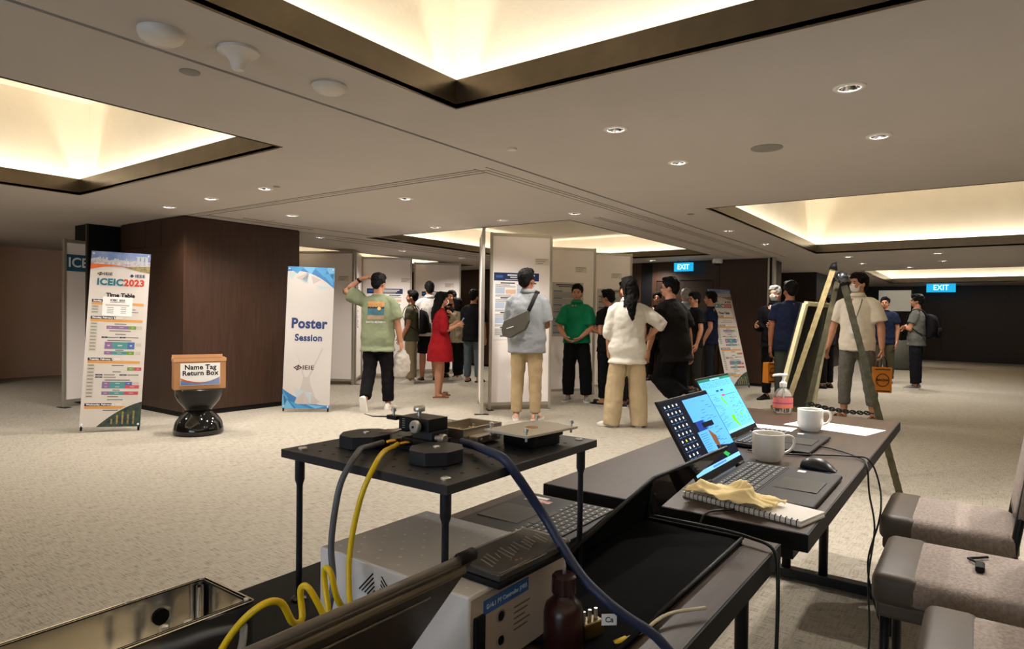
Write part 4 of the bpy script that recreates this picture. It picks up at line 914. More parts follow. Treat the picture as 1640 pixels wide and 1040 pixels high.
for (x, y) in ((-a+.022, -b+.022), (a-.022, -b+.022), (-a+.022, b-.022), (a-.022, b-.022)):
    p = MB().lathe([(.0052, .004), (.0052, pz-.062), (.0062, pz-.058), (.0082, pz-.052), (.0082, pz-.014)], 18, (x, y, 0)).build('post', mat('post_black', '1b1e24', .35, var=.05), t, 'auto')
    MB().lathe([(.013, 0.0005), (.013, .006), (.008, .01)], 18, (x, y, 0)).build('post_foot', ANOD2, p, 'auto')
# black mat under the bench
o = MB().box(.46, 1.07, .69, 1.04, TZ+.0003, TZ+.003).build('bench_mat', mat('black_mat', '0c0c0d', .8), None); tag(o, 'thin black mat under the optical bench at the left edge of the near table', 'mat')
# octagonal magnetic bases
def octo(x, y, r, h, rz, label, sx=1.0):
    t = thing('octagon_base', label, 'base', (x, y, PZ+.0006), rz, 'octagonal black bases')
    pts = [(sx*r*math.cos(PI/8+k*PI/4), r*math.sin(PI/8+k*PI/4)) for k in range(8)]
    MB().prism(pts, 'z', 0, h).build('block', ANOD, t, bevel=.001); MB().lathe([(.006, h), (.006, h+.002), (.003, h+.003)], 14).build('centre_screw', STEEL, t, 'auto')
octo(.765, .868, .043, .021, 0.0, 'octagonal black base at the left of the optical bench', 1.15); octo(.752, .690, .043, .021, 0.0, 'octagonal black base at the front of the optical bench', 1.1)
# micropositioner
sc = Vector((.818, .775, PZ+.0006))
t = thing('micropositioner', 'black three-axis micropositioner with silver knobs on the optical bench', 'positioner', sc, 0); t.scale = (.74, .74, .74)
MB().box(-.055, .04, -.06, .055, 0, .010).build('base_plate', ANOD2, t, bevel=.001)
MB().box(-.04, .03, -.05, .04, .0102, .024).build('lower_slide', ANOD2, t, bevel=.001); MB().box(-.03, .025, -.045, .015, .0242, .042).build('middle_slide', ANOD, t, bevel=.001)
MB().box(-.035, .03, -.04, .055, .0422, .072).build('upper_block', ANOD2, t, bevel=.001); MB().box(-.01, .028, .055, .072, .03, .066).build('end_block', ANOD2, t, bevel=.001)
MB().box(-.028, -.008, .073, .105, .058, .068).build('probe_clamp', ANOD2, t, bevel=.001)
for k in range(5): bx(-.0357, -.035, .035, .043, .046+k*.005, .0468+k*.005).build('scale_mark', LEG_, t)
kp = lambda pr_, c, name, m: MB().lathe(pr_, 24, c).build(name, m, t, 'auto')
kp([(.005, .072), (.005, .082), (.013, .083), (.014, .086), (.014, .092), (.012, .095), (.005, .096)], (-.005, .018, 0), 'top_knob', STEEL)
kp([(.003, .068), (.003, .076), (.006, .077), (.006, .085), (.004, .087)], (-.018, .09, 0), 'clamp_knob', STEEL)
b_ = MB(); b_.M = Matrix.Translation((-.036, -.012, .055)) @ Matrix.Rotation(-PI/2, 4, 'Y') @ Matrix.Rotation(0, 4, 'Z')
b_.lathe([(.006, 0), (.006, .006), (.0135, .007), (.0145, .010), (.0145, .017), (.0125, .019), (.004, .0195)], 28); b_.build('front_knob', STEEL, t, 'auto')
b_ = MB(); b_.M = Matrix.Translation((-.0565, -.012, .055)) @ Matrix.Rotation(-PI/2, 4, 'Y'); b_.lathe([(.003, 0), (.003, .001)], 12); b_.build('knob_socket', BLACK, t)
MB().tube([(-.018, .10, .063), (-.03, .15, .060), (-.035, .175, .064)], [.002, .0015, .0007]).build('probe_arm', BLACKM, t, True)
b_ = MB(); b_.M = Matrix.Translation((-.02, -.05, .03)) @ Matrix.Rotation(PI/2, 4, 'X'); b_.lathe([(.006, 0), (.006, .012), (.011, .013), (.012, .024), (.009, .028)], 20); b_.build('side_knob', mat('nickel', 'c8c2b6', .3, metal=.8), t, 'auto')
for (dx, dy, rr) in ((-.075, .055, .0055), (-.068, .018, .0045)):
    MB().tube([(dx+.035, dy-.012, .016), (dx+.02, dy-.006, .0155), (dx, dy, .015)], [rr, rr*1.15, rr*.8], 10).build('gold_connector', GOLD, t, True)
MB().slab([(-.05, .06, .03), (0.0, .075, .03), (-.01, .12, .026), (-.05, .11, .026)], (0, 0, 1), .004).build('glass_slide', CHROME, t)
# silver amplifier frame behind
t = thing('aluminium_module', 'open silver aluminium module behind the micropositioner', 'module', (.925, .765, PZ+.0006), 0); t.scale = (.8, .62, .8)
bx(-.07, .07, -.05, .075, .0, .012).build('module_base', STEEL, t)
for q in ((-.07, .07, -.05, -.042), (-.07, .07, .067, .075), (-.07, -.062, -.042, .067), (.062, .07, -.042, .067)): bx(*q, .012, .034).build('side_wall', mat('machined_aluminium', 'c9c0b0', .3, metal=.9), t)
for k in range(6): MB().lathe([(.004, .012), (.004, .022+.004*(k % 2)), (.002, .024)], 10, (-.045+k*.018, .01+.012*(k % 3), 0)).build('component', STEEL if k % 2 else GOLD, t, 'auto')
MB().box(-.055, .03, -.085, -.052, .002, .02).build('connector_block', mat('worn_nickel', 'b5aa9a', .35, metal=.8), t, bevel=.003)
for k in range(3): MB().cyl((-.04+k*.03, -.0855, .011), (-.04+k*.03, -.089, .011), .004).build('bolt', STEEL, t)
# black block and silver plate
t = thing('sample_stage', 'square silver sample plate with corner screws on a black block', 'sample stage', (.962, .652, PZ+.0006), math.radians(-6))
MB().box(-.036, .036, -.036, .036, 0, .016).build('block', ANOD2, t, bevel=.001); MB().box(-.04, .04, -.04, .04, .0162, .024).build('spacer', BLACKM, t)
MB().box(-.072, .072, -.05, .05, .0242, .0285).build('plate', mat('satin_nickel_plate', 'd6cfc4', .3, metal=.35, var=.03), t, bevel=.0008); MB().lathe([(.012, .0286), (.012, .0296), (.005, .0296)], 24).build('sample_disc', GOLD, t)
for (x, y) in ((-.063, -.041), (.063, -.041), (-.063, .041), (.063, .041)):
    MB().lathe([(.0022, .017), (.0022, .033), (.0045, .034), (.0045, .039), (.002, .041)], 12, (x, y, 0)).build('corner_screw', STEEL, t, 'auto')
# ================================================================== power unit under the bench
UNIT = mat('putty_enamel', 'd6d2d0', .4, var=.02); UX0, UX1, UY0, UY1, UZ = .646, .888, .533, .838, .862
uc = Vector(((UX0+UX1)/2, (UY0+UY1)/2, TZ)); a, b, hz = (UX1-UX0)/2, (UY1-UY0)/2, UZ-TZ
t = thing('power_unit', 'white metal power unit with perforated top under the optical bench', 'power unit', uc)
body = MB().box(-a, a, -b, b, .004, hz).build('housing', UNIT, t, bevel=.003)
pf = MB()
for i in range(9):
    for j in range(13):
        if (i+j) % 2: continue
        pf.lathe([(.0026, hz-.0006), (.0026, hz+.0004)], 8, (-a+.022+i*(2*a-.044)/8, -b+.022+j*(2*b-.044)/12, 0))
q = pf.build('perforations', mat('pale_perforation', 'ece8e0', .6), body); q['kind'] = 'stuff'  # hole discs coloured paler than the housing
for s_ in (-1, 1):
    for s2 in (-1, 1): MB().lathe([(.008, .0005), (.008, .004)], 12, (s_*(a-.02), s2*(b-.02), 0)).build('rubber_foot', BLACK, t)
vt = MB()
for qd in range(4):
    for k in range(6):
        w1 = .004+k*.0035; r1 = .008+k*.005; an = PI/4+qd*PI/2; dx, dz = math.cos(an), math.sin(an); nx_, nz_ = -dz, dx
        c_ = Vector((dx*r1, dz*r1)); p1 = (c_.x-nx_*w1, c_.y-nz_*w1); p2 = (c_.x+nx_*w1, c_.y+nz_*w1)
        vt.add([(-a-.0006, .02+p[0], .07+p[1]) for p in (p1, p2, (p2[0]+dx*.0022, p2[1]+dz*.0022), (p1[0]+dx*.0022, p1[1]+dz*.0022))], [(0, 1, 2, 3)])
v_ = vt.build('vent_slots', BLACK, body); v_['kind'] = 'stuff'
yF = -b-.0008
bx(-a+.004, a-.004, yF, -b, .006, hz-.006).build('front_panel', mat('beige_panel', 'a89c90', .45, var=.02), t)
lb = bx(-a+.03, -a+.135, yF-.0012, yF, hz-.034, hz-.015).build('blue_label', mat('blue_label', '2f5f9c', .5), t)
text('lettering', 'D16.1 PT Controller JM03', .0088, PALEB, lb, (-a+.0825, yF-.0018, hz-.0245))
bx(-a+.008, -a+.029, yF-.006, yF, .03, hz-.03).build('rocker_switch', BLACK, t, bevel=.002)
b_ = MB(); b_.M = Matrix.Rotation(PI/2, 4, 'X')
for k, z in enumerate((hz-.048, hz-.082)):
    b_ = MB(); b_.M = Matrix.Translation((-a+.068, yF-.0002, z)) @ Matrix.Rotation(PI/2, 4, 'X'); b_.lathe([(.0075, 0), (.0085, .0008), (.0085, .0014), (.0065, .0014)], 20); b_.build('socket_rim', STEEL, t, 'auto')
    b_ = MB(); b_.M = Matrix.Translation((-a+.068, yF-.0018, z)) @ Matrix.Rotation(PI/2, 4, 'X'); b_.lathe([(.0065, 0), (.0065, .0003)], 16); b_.build('socket', BLACK, t)
pr = Print(yF-.0004)
for k in range(5): pr.rect('small_print', -a+.10, -a+.14-.006*(k % 3), hz-.05-k*.008, hz-.0475-k*.008)
pr.build(t, {'small_print': mat('engraved_print', '5c544c', .6)})
# clear component case on the unit
t = thing('component_case', 'clear plastic component case with black tray on the power unit', 'case', (.775, .556, UZ+.0006), math.radians(-2))
MB().box(-.088, .088, -.046, .046, 0, .010).build('tray', BLACK, t, bevel=.003); MB().box(-.084, .084, -.043, .043, .0102, .018).build('foam_pad', mat('grey_foam', '3a3734', .9, var=.1), t)
MB().box(-.088, .088, -.046, .046, .0184, .023).build('lid', mat('clear_lid', 'e8e4de', .06, trans=.95, ior=1.3), t, bevel=.002)
for k in range(14): MB().cyl((-.07+k*.0105, -.02+.004*(k % 4), .0182), (-.06+k*.0105, .01+.004*(k % 3), .0182), .0012, n=6).build('wire_probe', STEEL, t)
for (x, y) in ((-.03, -.03), (-.022, -.032), (-.035, -.024)): MB().sphere((x, y, .0185), .003, 8, 6).build('gold_tip', GOLD, t, True)
# brown bottle
t = thing('brown_bottle', 'dark brown plastic bottle with ribbed cap in front of the power unit', 'bottle', (.800, .482, TZ+.0005))
BRN = mat('brown_plastic', '2c1210', .3, var=.05)
MB().lathe([(.026, 0), (.029, .003), (.029, .062), (.026, .074), (.018, .082), (.014, .086), (.014, .09)], 28).build('body', BRN, t, True)
rings = [[((.0172+.0006*(i % 2))*math.cos(2*PI*i/36), (.0172+.0006*(i % 2))*math.sin(2*PI*i/36), z) for i in range(36)] for z in (.0905, .114)]
MB().loft(rings+[[(.015*math.cos(2*PI*i/36), .015*math.sin(2*PI*i/36), .117) for i in range(36)]]).build('cap', BRN, t)
MB().tube([(0, 0, .117), (.001, 0, .128), (.004, .002, .134)], [.003, .0025, .001]).build('dispenser_tip', mat('smoky_tip', '8a8078', .3), t, True)
# key-like brass connector and tags beside the bottle
t = thing('brass_connector', 'small tarnished connector beside the brown bottle', 'connector', (.86, .472, TZ+.001), math.radians(-20))
MB().box(-.02, .02, -.012, .012, .004, .03).build('block', mat('tarnished_brass', '6a5a3a', .35, metal=.8), t, bevel=.003)
for k in range(3): MB().cyl((-.012+k*.012, 0, .03), (-.012+k*.012, 0, .045), .003).build('pin', STEEL, t)
MB().box(-.022, .022, -.015, .015, 0, .0038).build('flange', mat('tarnished_brass', '6a5a3a'), t)
o = MB().tube(catmull([(.86, .43, TZ+.006), (.92, .415, TZ+.006), (.99, .40, TZ+.012), (1.05, .36, TZ+.012)], 5), .003, 8).build('patch_lead', mat('cream_cable', 'cfc4a8', .5), None, True); tag(o, 'thin cream patch lead near the brown bottle', 'cable')
o = MB().tube([(.862, .43, TZ+.0065), (.885, .424, TZ+.0065)], [.005, .0045]).build('yellow_connector', mat('yellow_plastic', 'e0b81e', .4), None, True); tag(o, 'tiny yellow connector at the foot of the brown bottle', 'connector')
# ================================================================== open aluminium enclosure, lower left
t = thing('aluminium_enclosure', 'open shiny aluminium enclosure with rim screws at the lower left', 'enclosure', (.40, .93, TZ+.0035))
MILL = mat('polished_aluminium', 'd9d6d0', .16, metal=1.0, var=.05, vscale=20); A_, B_, H_ = .145, .068, .062
bx(-A_, A_, -B_, B_, 0, .004).build('floor_plate', MILL, t)
for q in ((-A_, A_, -B_, -B_+.005), (-A_, A_, B_-.005, B_), (-A_, -A_+.005, -B_+.005, B_-.005), (A_-.005, A_, -B_+.005, B_-.005)): bx(*q, .004, H_).build('side_wall', MILL, t)
def ringp(ix, z, r): 
    pts = []
    for (cx, cy, a0) in ((A_-r-ix, B_-r-ix, 0), (-A_+r+ix, B_-r-ix, PI/2), (-A_+r+ix, -B_+r+ix, PI), (A_-r-ix, -B_+r+ix, 1.5*PI)):
        for i in range(5): an = a0+PI/2*i/4; pts.append((cx+r*math.cos(an), cy+r*math.sin(an), z))
    return pts
MB().loft([ringp(-.002, H_-.004, .006), ringp(-.003, H_, .006), ringp(.004, H_, .006), ringp(.004, H_-.004, .006)], closed=True).build('rim', MILL, t, 'auto')
MB().loft([ringp(.005, H_-.001, .006), ringp(.006, H_+.0005, .006), ringp(.007, H_+.0005, .006), ringp(.008, H_-.001, .006)], closed=True).build('gasket', BLACK, t, 'auto')
for (x, y) in ((A_-.006, B_-.006), (A_-.006, -B_+.006), (-A_+.006, B_-.006), (0.03, B_-.003)):
    MB().lathe([(.004, H_), (.004, H_+.003), (.0025, H_+.004)], 12, (x, y, 0)).build('rim_screw', STEEL, t, 'auto')
for (x, y) in ((A_-.014, B_-.014), (A_-.014, -B_+.014), (-A_+.014, B_-.014)): MB().lathe([(.006, .004), (.006, H_-.006), (.003, H_-.006)], 14, (x, y, 0)).build('corner_pillar', MILL, t, 'auto')
b_ = MB(); b_.M = Matrix.Translation((.075, B_-.0052, .026)) @ Matrix.Rotation(PI/2, 4, 'X'); b_.lathe([(.012, 0), (.012, .003), (.009, .003)], 20); b_.build('cable_port', BLACK, t, 'auto')
for (x, y, h) in ((.06, .02, .03), (.08, -.005, .024), (.03, .0, .028), (.1, .03, .02)): MB().lathe([(.006, .004), (.006, h), (.003, h+.002)], 12, (x, y, 0)).build('standoff', STEEL, t, 'auto')
# ================================================================== cables of the bench
GREYC_ = mat('grey_cable', '5c5f66', .45); YELC = mat('yellow_fibre', 'e6c41c', .35); NAVC = mat('navy_cable', '262f4e', .45, var=.05)
cable('grey_cable', [(.758, .818, 1.012), (.74, .815, 1.012), (.718, .809, 1.0125), (.685, .79, 1.016), (.646, .762, 1.010), (.625, .764, .978), (.617, .769, .927), (.615, .772, .88), (.615, .767, .83), (.60, .765, .78), (.57, .76, TZ+.01)], .0048, GREYC_, 'thick grey coaxial cable arching down from the gold connector')
cable('yellow_fibre_cable', [(.764, .789, 1.012), (.748, .782, 1.011), (.728, .772, 1.012), (.69, .745, 1.015), (.648, .716, 1.008), (.63, .722, .97), (.622, .732, .915), (.617, .734, .87), (.61, .725, .832), (.59, .70, .815), (.565, .695, .845), (.558, .70, .88), (.558, .712, .885), (.56, .716, .865), (.555, .70, .82), (.54, .69, .79)], .0042, YELC, 'yellow fibre cable arching down and looping beside the power unit')
cable('yellow_fibre_cable', [(.53, .66, .80), (.515, .655, .845), (.50, .668, .887), (.497, .682, .884), (.495, .676, .85), (.47, .66, .86), (.45, .656, .892), (.425, .66, .894), (.41, .69, .86), (.39, .72, .80), (.35, .74, TZ+.006)], .0042, YELC, 'loops of yellow fibre cable lying by the aluminium enclosure')
cable('grey_lead', [(.55, .90, TZ+.035), (.53, .86, TZ+.03), (.50, .82, TZ+.02), (.46, .79, TZ+.008), (.40, .76, TZ+.008)], .0055, mat('pale_grey_cable', '8a8a8c', .45), 'pale grey cable lying on the black mat')
nav = [(.838, .712, 1.014), (.830, .676, 1.0135), (.80, .628, 1.017), (.788, .585, 1.012), (.80, .567, .985), (.825, .558, .95), (.84, .54, .915), (.834, .505, .88), (.823, .465, .85), (.82, .43, .83), (.835, .40, .806), (.86, .37, .78), (.88, .35, .75)]
cable('navy_cable', nav, .0075, NAVC, 'thick navy cable sweeping down to the right from the optical bench')
t = thing('cable_tag', 'white paper tag on the navy cable', 'tag', (.832, .425, .795), math.radians(-50)); bx(-.011, .011, -.0006, .0006, -.008, .008).build('tag_sheet', PAPER, t); text('lettering', 'Ca', .011, INK, t, (0, -.0012, 0))
# ================================================================== people
TEX = {}
def clouds(scale):
    if scale not in TEX:
        x = bpy.data.textures.new('folds', 'CLOUDS'); x.noise_scale = scale; x.noise_depth = 1; TEX[scale] = x
    return TEX[scale]
def remeshed(b, voxel, smooth=3, disp=0.0, dscale=.1):
    me = b.mesh('raw'); o = bpy.data.objects.new('raw', me); COL.objects.link(o)
    m = o.modifiers.new('r', 'REMESH'); m.mode = 'VOXEL'; m.voxel_size = voxel
    if smooth: s_ = o.modifiers.new('s', 'SMOOTH'); s_.iterations = smooth; s_.factor = .5
    if disp:
        d_ = o.modifiers.new('d', 'DISPLACE'); d_.texture = clouds(dscale); d_.strength = disp; d_.mid_level = .5; d_.texture_coords = 'LOCAL'
    bpy.context.view_layer.update()
    dg = bpy.context.evaluated_depsgraph_get()
    out = bpy.data.meshes.new_from_object(o.evaluated_get(dg), depsgraph=dg)
    bpy.data.objects.remove(o); bpy.data.meshes.remove(me)
    out.materials.clear()
    for p in out.polygons: p.use_smooth = True
    return out
def put(name, me, m, parent):
    me.name = name; me.materials.clear(); me.materials.append(m)
    o = bpy.data.objects.new(name, me); COL.objects.link(o); o.parent = parent; return o
SKIN = mat('skin', 'b07a5c', .55, var=.06, vscale=12); SKINL = mat('lighter_skin', 'c08a6c', .55, var=.06, vscale=12); SKIND = mat('tanned_skin', '8f5a40', .55, var=.06, vscale=12)
HAIR = mat('black_hair', '0a0807', .7, spec=.2, var=.3, vscale=40, stretch=(6, 6, 1), bump=.3, bscale=90); HAIRG = mat('grey_hair', '8d8a86', .6, var=.25, vscale=40, bump=.3, bscale=90)
EYEM = mat('dark_eye', '120c0a', .2); LIP = mat('lip', '8a4a3e', .5); SOLEW = mat('white_sole', 'ddd8ce', .6); MASKM = mat('white_mask', 'e6e4e0', .8, bump=.1, bscale=80)
def cloth(name, c, var=.08, rough=.9, **k): return mat(name, c, rough, var=var, vscale=k.pop('vscale', 9), bump=.25, bscale=k.pop('bscale', 45), spec=.15, **k)
TORSO = [(.465, .050, .045), (.50, .088, .064), (.535, .092, .067), (.60, .079, .057), (.66, .082, .060), (.73, .093, .066), (.775, .096, .062), (.812, .080, .048), (.838, .040, .034), (.862, .0315, .0325), (.895, .030, .032)]
class Fig: pass
def V(*a): return Vector(a)
def person(px, fy, H, face, label, top, bottom, shoes, skin=SKIN, hair='short', hairm=HAIR, aL=None, aR=None, lL=None, lR=None, lean=(0, 0, 1), head=(0, 0), female=False,
           shirt=None, sleeve=.62, hem=.455, ease=1.22, flare=1.0, pant=1.0, pant_end=.97, dress=False, mask=False, glasses=False, loc=None, sleeve_r=1.0, collar=False, build=1.0, shoe_kind='shoe', face_on=True):
    base = Vector(loc) if loc else P(px, fy, 0)
    view = Vector((base.x, base.y, 0)).normalized(); fa = math.atan2(view.y, view.x)+math.radians(face)
    t = thing('person', label, 'person', (base.x, base.y, 0), fa-PI/2)
    g = Fig(); g.root = t; g.H = H
    S = (lean if isinstance(lean, Vector) else Vector(lean)).normalized()
    shw = (.086 if female else .096)*H*build; hpw = .050*H
    # legs first, to find the pelvis height
    def legchain(sd, L):
        th, sh = (Vector(L[0]).normalized(), Vector(L[1]).normalized()) if L else (V(sd*.04, .01, -1).normalized(), V(sd*.02, -.03, -1).normalized())
        ft = Vector(L[2]).normalized() if L and len(L) > 2 and L[2] else V(sd*.22, 1, 0).normalized()
        hip = V(sd*hpw, 0, 0); kn = hip+th*.245*H; an = kn+sh*.232*H; return hip, kn, an, ft
    legs = {-1: legchain(-1, lL), 1: legchain(1, lR)}
    low = min(c[2].z-.043*H*c[3].to_2d().length-.115*H*max(0, -c[3].z)*0 for c in legs.values())
    pel = V(0, 0, -low)
    legs = {k: (a+pel, b_+pel, c+pel, d_) for k, (a, b_, c, d_) in legs.items()}
    fx = V(1, 0, 0); fy_ = S.cross(fx).normalized(); fx = fy_.cross(S).normalized()
    if fy_.y < 0: fy_ = -fy_
    def T(x, y, z): return pel+S*((z-.52)*H)+fx*x+fy_*y
    def ring(z, rx, ry, n=20, dy=0): return [T(rx*H*math.cos(2*PI*i/n), ry*H*math.sin(2*PI*i/n)+dy*H, z) for i in range(n)]
    bt = MB(); k_ = build
    bt.loft([ring(z, rx*(.93 if female and .55 < z < .8 else 1)*k_, ry*k_) for z, rx, ry in TORSO])
    # head
    neck = T(0, .004*H, .872); yawh, pit = math.radians(head[0]), math.radians(head[1])
    R = Matrix((fx, fy_, S)).transposed().to_3x3() if False else Matrix.Identity(3)
    R = Matrix.Rotation(yawh, 3, 'Z') @ Matrix.Rotation(pit, 3, 'X')
    hs = H*(1.03 if not female else 1.04)
    def Hd(x, y, z): return neck+R @ V(x*hs, y*hs, (z-.872)*hs)
    def hb(b_, c, r, nu=14, nv=10):
        M_ = Matrix.Translation(Hd(*c)) @ R.to_4x4(); old = b_.M; b_.M = M_; b_.sphere((0, 0, 0), [q*hs for q in r], nu, nv); b_.M = old
    for c, r in (((0, -.004, .935), (.041, .053, .054)), ((0, .014, .903), (.034, .036, .037)), ((0, .033, .880), (.016, .014, .012)), ((0, .054, .913), (.0075, .011, .012)), ((0, .046, .93), (.005, .008, .016)),
                 ((-.0425, -.004, .916), (.005, .012, .018)), ((.0425, -.004, .916), (.005, .012, .018)), ((-.02, .037, .905), (.014, .012, .014)), ((.02, .037, .905), (.014, .012, .014)), ((0, .043, .887), (.014, .008, .006)), ((0, .044, .945), (.028, .008, .008))):
        hb(bt, c, r)
    bt.tube([T(0, -.002*H, .83), Hd(0, -.006, .90)], [.034*H, .031*H], 12)
    # arms
    arms = {}
    for sd, A in ((-1, aL), (1, aR)):
        up, fo = (Vector(A[0]).normalized(), Vector(A[1]).normalized()) if A else (V(sd*.16, -.02, -1).normalized(), V(sd*.04, .16, -1).normalized())
        hd = Vector(A[2]).normalized() if A and len(A) > 2 and A[2] else fo
        cu = A[3] if A and len(A) > 3 else .35
        sh = T(sd*shw, 0, .790); el = sh+up*.165*H; wr = el+fo*.143*H
        arms[sd] = (sh, el, wr, hd, cu, A[4] if A and len(A) > 4 else None)
        q = .9 if female else 1.0
        bt.tube([T(sd*shw*.5, 0, .806), sh, sh.lerp(el, .4), el, el.lerp(wr, .3), wr], [.022*H*q, .0265*H*q, .028*H*q, .0245*H*q, .025*H*q, .0165*H*q], 10)
        bt.sphere(sh, .027*H*q, 10, 8); bt.sphere(el, .025*H*q, 10, 8)
    for sd in (-1, 1):
        hp, kn, an, ft = legs[sd]
        bt.tube([hp+V(0, 0, .03*H), hp, hp.lerp(kn, .5), kn, kn.lerp(an, .35), an, an+V(0, 0, -.02*H)], [.05*H, .052*H, .045*H, .033*H, .034*H, .021*H, .02*H], 10)
        bt.sphere(kn, .034*H, 10, 8)
        up_ = (V(0, 0, 1)-ft*ft.z).normalized()
        bt.tube([an-ft*.015*H-up_*.022*H, an+ft*.045*H-up_*.026*H, an+ft*.095*H-up_*.033*H], [(.017*H, .018*H), (.02*H, .014*H), (.016*H, .008*H)], 10)
    me = remeshed(bt, .0105, 2)
    # hands appended to the body mesh
    hm = MB()
    for sd, (sh, el, wr, hd, cu, side) in arms.items():
        pn = Vector(side).normalized() if side else (V(-sd, .25, 0) - hd*V(-sd, .25, 0).dot(hd))
        if pn.length < .1: pn = V(0, 0, -1)-hd*hd.dot(V(0, 0, -1))
        pn = (pn-hd*pn.dot(hd)).normalized(); sv = hd.cross(pn).normalized()
        if sd > 0: sv = -sv
        if sv.dot(V(0, 1, 0.2)) < 0: sv = -sv                           # thumb side faces forward / up
        hs_ = H*(.93 if female else 1.0)
        hm.tube([wr-hd*.012*hs_, wr+hd*.012*hs_, wr+hd*.034*hs_, wr+hd*.054*hs_], [(.0155*hs_, .0135*hs_)]*1+[(.020*hs_, .0125*hs_), (.0245*hs_, .0115*hs_), (.0235*hs_, .0085*hs_)], 10) if False else None
        rings = []
        for tt, wv, nv_ in ((-.014, .0150, .0135), (.010, .0185, .0125), (.032, .0235, .0115), (.052, .0235, .0085), (.056, .020, .006)):
            rings.append([wr+hd*tt*hs_+sv*(wv*hs_*math.cos(2*PI*i/10))+pn*(nv_*hs_*math.sin(2*PI*i/10)) for i in range(10)])
        hm.loft(rings)
        for fi, (off, ln) in enumerate(((.0175, .040), (.006, .046), (-.0055, .043), (-.0165, .034))):
            p = wr+hd*.050*hs_+sv*off*hs_; d_ = (hd+sv*off*4).normalized(); pts = [p]
            for s_ in range(3):
                an_ = cu*(.5+.55*s_)*(1+.12*fi); d2 = (d_*math.cos(an_)+pn*math.sin(an_)).normalized()
                p = p+d2*ln*hs_*(.42, .33, .25)[s_]; pts.append(p)
            hm.tube(pts, [.0056*hs_, .0052*hs_, .0047*hs_, .0036*hs_], 7)
        p = wr+hd*.014*hs_+sv*.016*hs_; d_ = (hd*.75+sv*.7+pn*.25).normalized(); d2 = (hd*.95+sv*.25+pn*(.2+cu*.4)).normalized()
        hm.tube([p, p+d_*.024*hs_, p+d_*.024*hs_+d2*.02*hs_, p+d_*.024*hs_+d2*.036*hs_], [.0085*hs_, .0068*hs_, .006*hs_, .004*hs_], 7)
    bm = bmesh.new(); bm.from_mesh(me); hme = hm.mesh('h'); bm.from_mesh(hme); bmesh.ops.recalc_face_normals(bm, faces=bm.faces); bm.to_mesh(me); bm.free(); bpy.data.meshes.remove(hme)
    for p in me.polygons: p.use_smooth = True
    g.body = put('body', me, skin, t)
    # face
    if face_on:
        for sx in (-1, 1):
            e_ = MB(); hb(e_, (sx*.0165, .0468, .922), (.0062, .0032, .0034), 8, 6); e_.build('eye', EYEM, t, True)
            e_ = MB(); hb(e_, (sx*.0175, .0482, .934), (.0105, .003, .0018), 8, 6); e_.build('eyebrow', hairm, t, True)
        e_ = MB(); hb(e_, (0, .0492, .888), (.0115, .0042, .0032), 8, 6); e_.build('mouth', LIP, t, True)
    if mask:
        e_ = MB(); n = 12; rings = []
        for zz, wd, yy in ((.868, .020, .040), (.876, .030, .048), (.892, .036, .054), (.906, .037, .058), (.916, .033, .0585), (.921, .026, .056)):
            rings.append([Hd(wd*math.sin(a), -.004+(yy+.006)*math.cos(a), zz) for a in [(-1.15+2.3*i/n) for i in range(n+1)]] + [Hd(wd*.9*math.sin(a), -.008+(yy)*math.cos(a), zz) for a in [(1.15-2.3*i/n) for i in range(n+1)]])
        e_.loft(rings).build('face_mask', MASKM, t, True)
        for sx in (-1, 1): MB().tube([Hd(sx*.033, .03, .905), Hd(sx*.043, .0, .92)], .0012*H).build('mask_strap', MASKM, t)
    if glasses:
        for sx in (-1, 1):
            c_ = [Hd(sx*.0185+.014*math.cos(a), .0575, .921+.011*math.sin(a)) for a in [2*PI*i/12 for i in range(12)]]
            MB().tube(c_, .0009*H, 5, closed=True).build('glasses_rim', BLACKM, t); MB().tube([Hd(sx*.033, .056, .924), Hd(sx*.044, .0, .922)], .0009*H, 5).build('glasses_arm', BLACKM, t)
    # hair
    hr = MB()
    if hair:
        for c, r in (((0, -.012, .952), (.0495, .0575, .052)), ((0, -.034, .925), (.041, .033, .045)), ((0, .022, .982), (.036, .030, .018)), ((-.036, -.006, .945), (.012, .034, .03)), ((.036, -.006, .945), (.012, .034, .03))): hb(hr, c, r)
        hb(hr, (.008, .036, .968), (.032, .014, .016))
        if hair in ('long', 'tied'):
            pts = catmull([Hd(0, -.025, .965), Hd(0, -.042, .92), Hd(.002, -.046, .88), T(.004*H, -.068*H, .825), T(.006*H, -.078*H, .77), T(.010*H, -.080*H, .71)], 3)
            rd = np.interp(np.linspace(0, 1, len(pts)), [0, .2, .45, .65, .85, 1], [.040, .045, .042, .037, .026, .008]); rt = np.interp(np.linspace(0, 1, len(pts)), [0, .3, .6, 1], [.028, .03, .022, .007])
            hr.tube(pts, [(float(a_)*H, float(c_)*H) for a_, c_ in zip(rd, rt)], 12)
            for sx in (-1, 1): hr.tube([Hd(sx*.035, -.005, .955), Hd(sx*.042, -.012, .91), Hd(sx*.038, -.022, .865), T(sx*.04*H, -.05*H, .80)], [(.014*H, .024*H), (.012*H, .024*H), (.012*H, .02*H), (.006*H, .01*H)], 10)
        if hair == 'bob':
            for sx in (-1, 1): hr.tube([Hd(sx*.036, -.008, .955), Hd(sx*.044, -.012, .905), Hd(sx*.04, -.014, .86), Hd(sx*.036, -.016, .835)], [(.014*H, .028*H), (.013*H, .03*H), (.012*H, .026*H), (.006*H, .014*H)], 10)
            hr.tube([Hd(0, -.035, .95), Hd(0, -.046, .90), Hd(0, -.044, .84)], [(.042*H, .026*H), (.044*H, .024*H), (.03*H, .012*H)], 12)
        g.hair = put('hair', remeshed(hr, .0085, 1, .018, .03), hairm, t)
    # top garment
    ez = ease; tb = MB(); rings = []
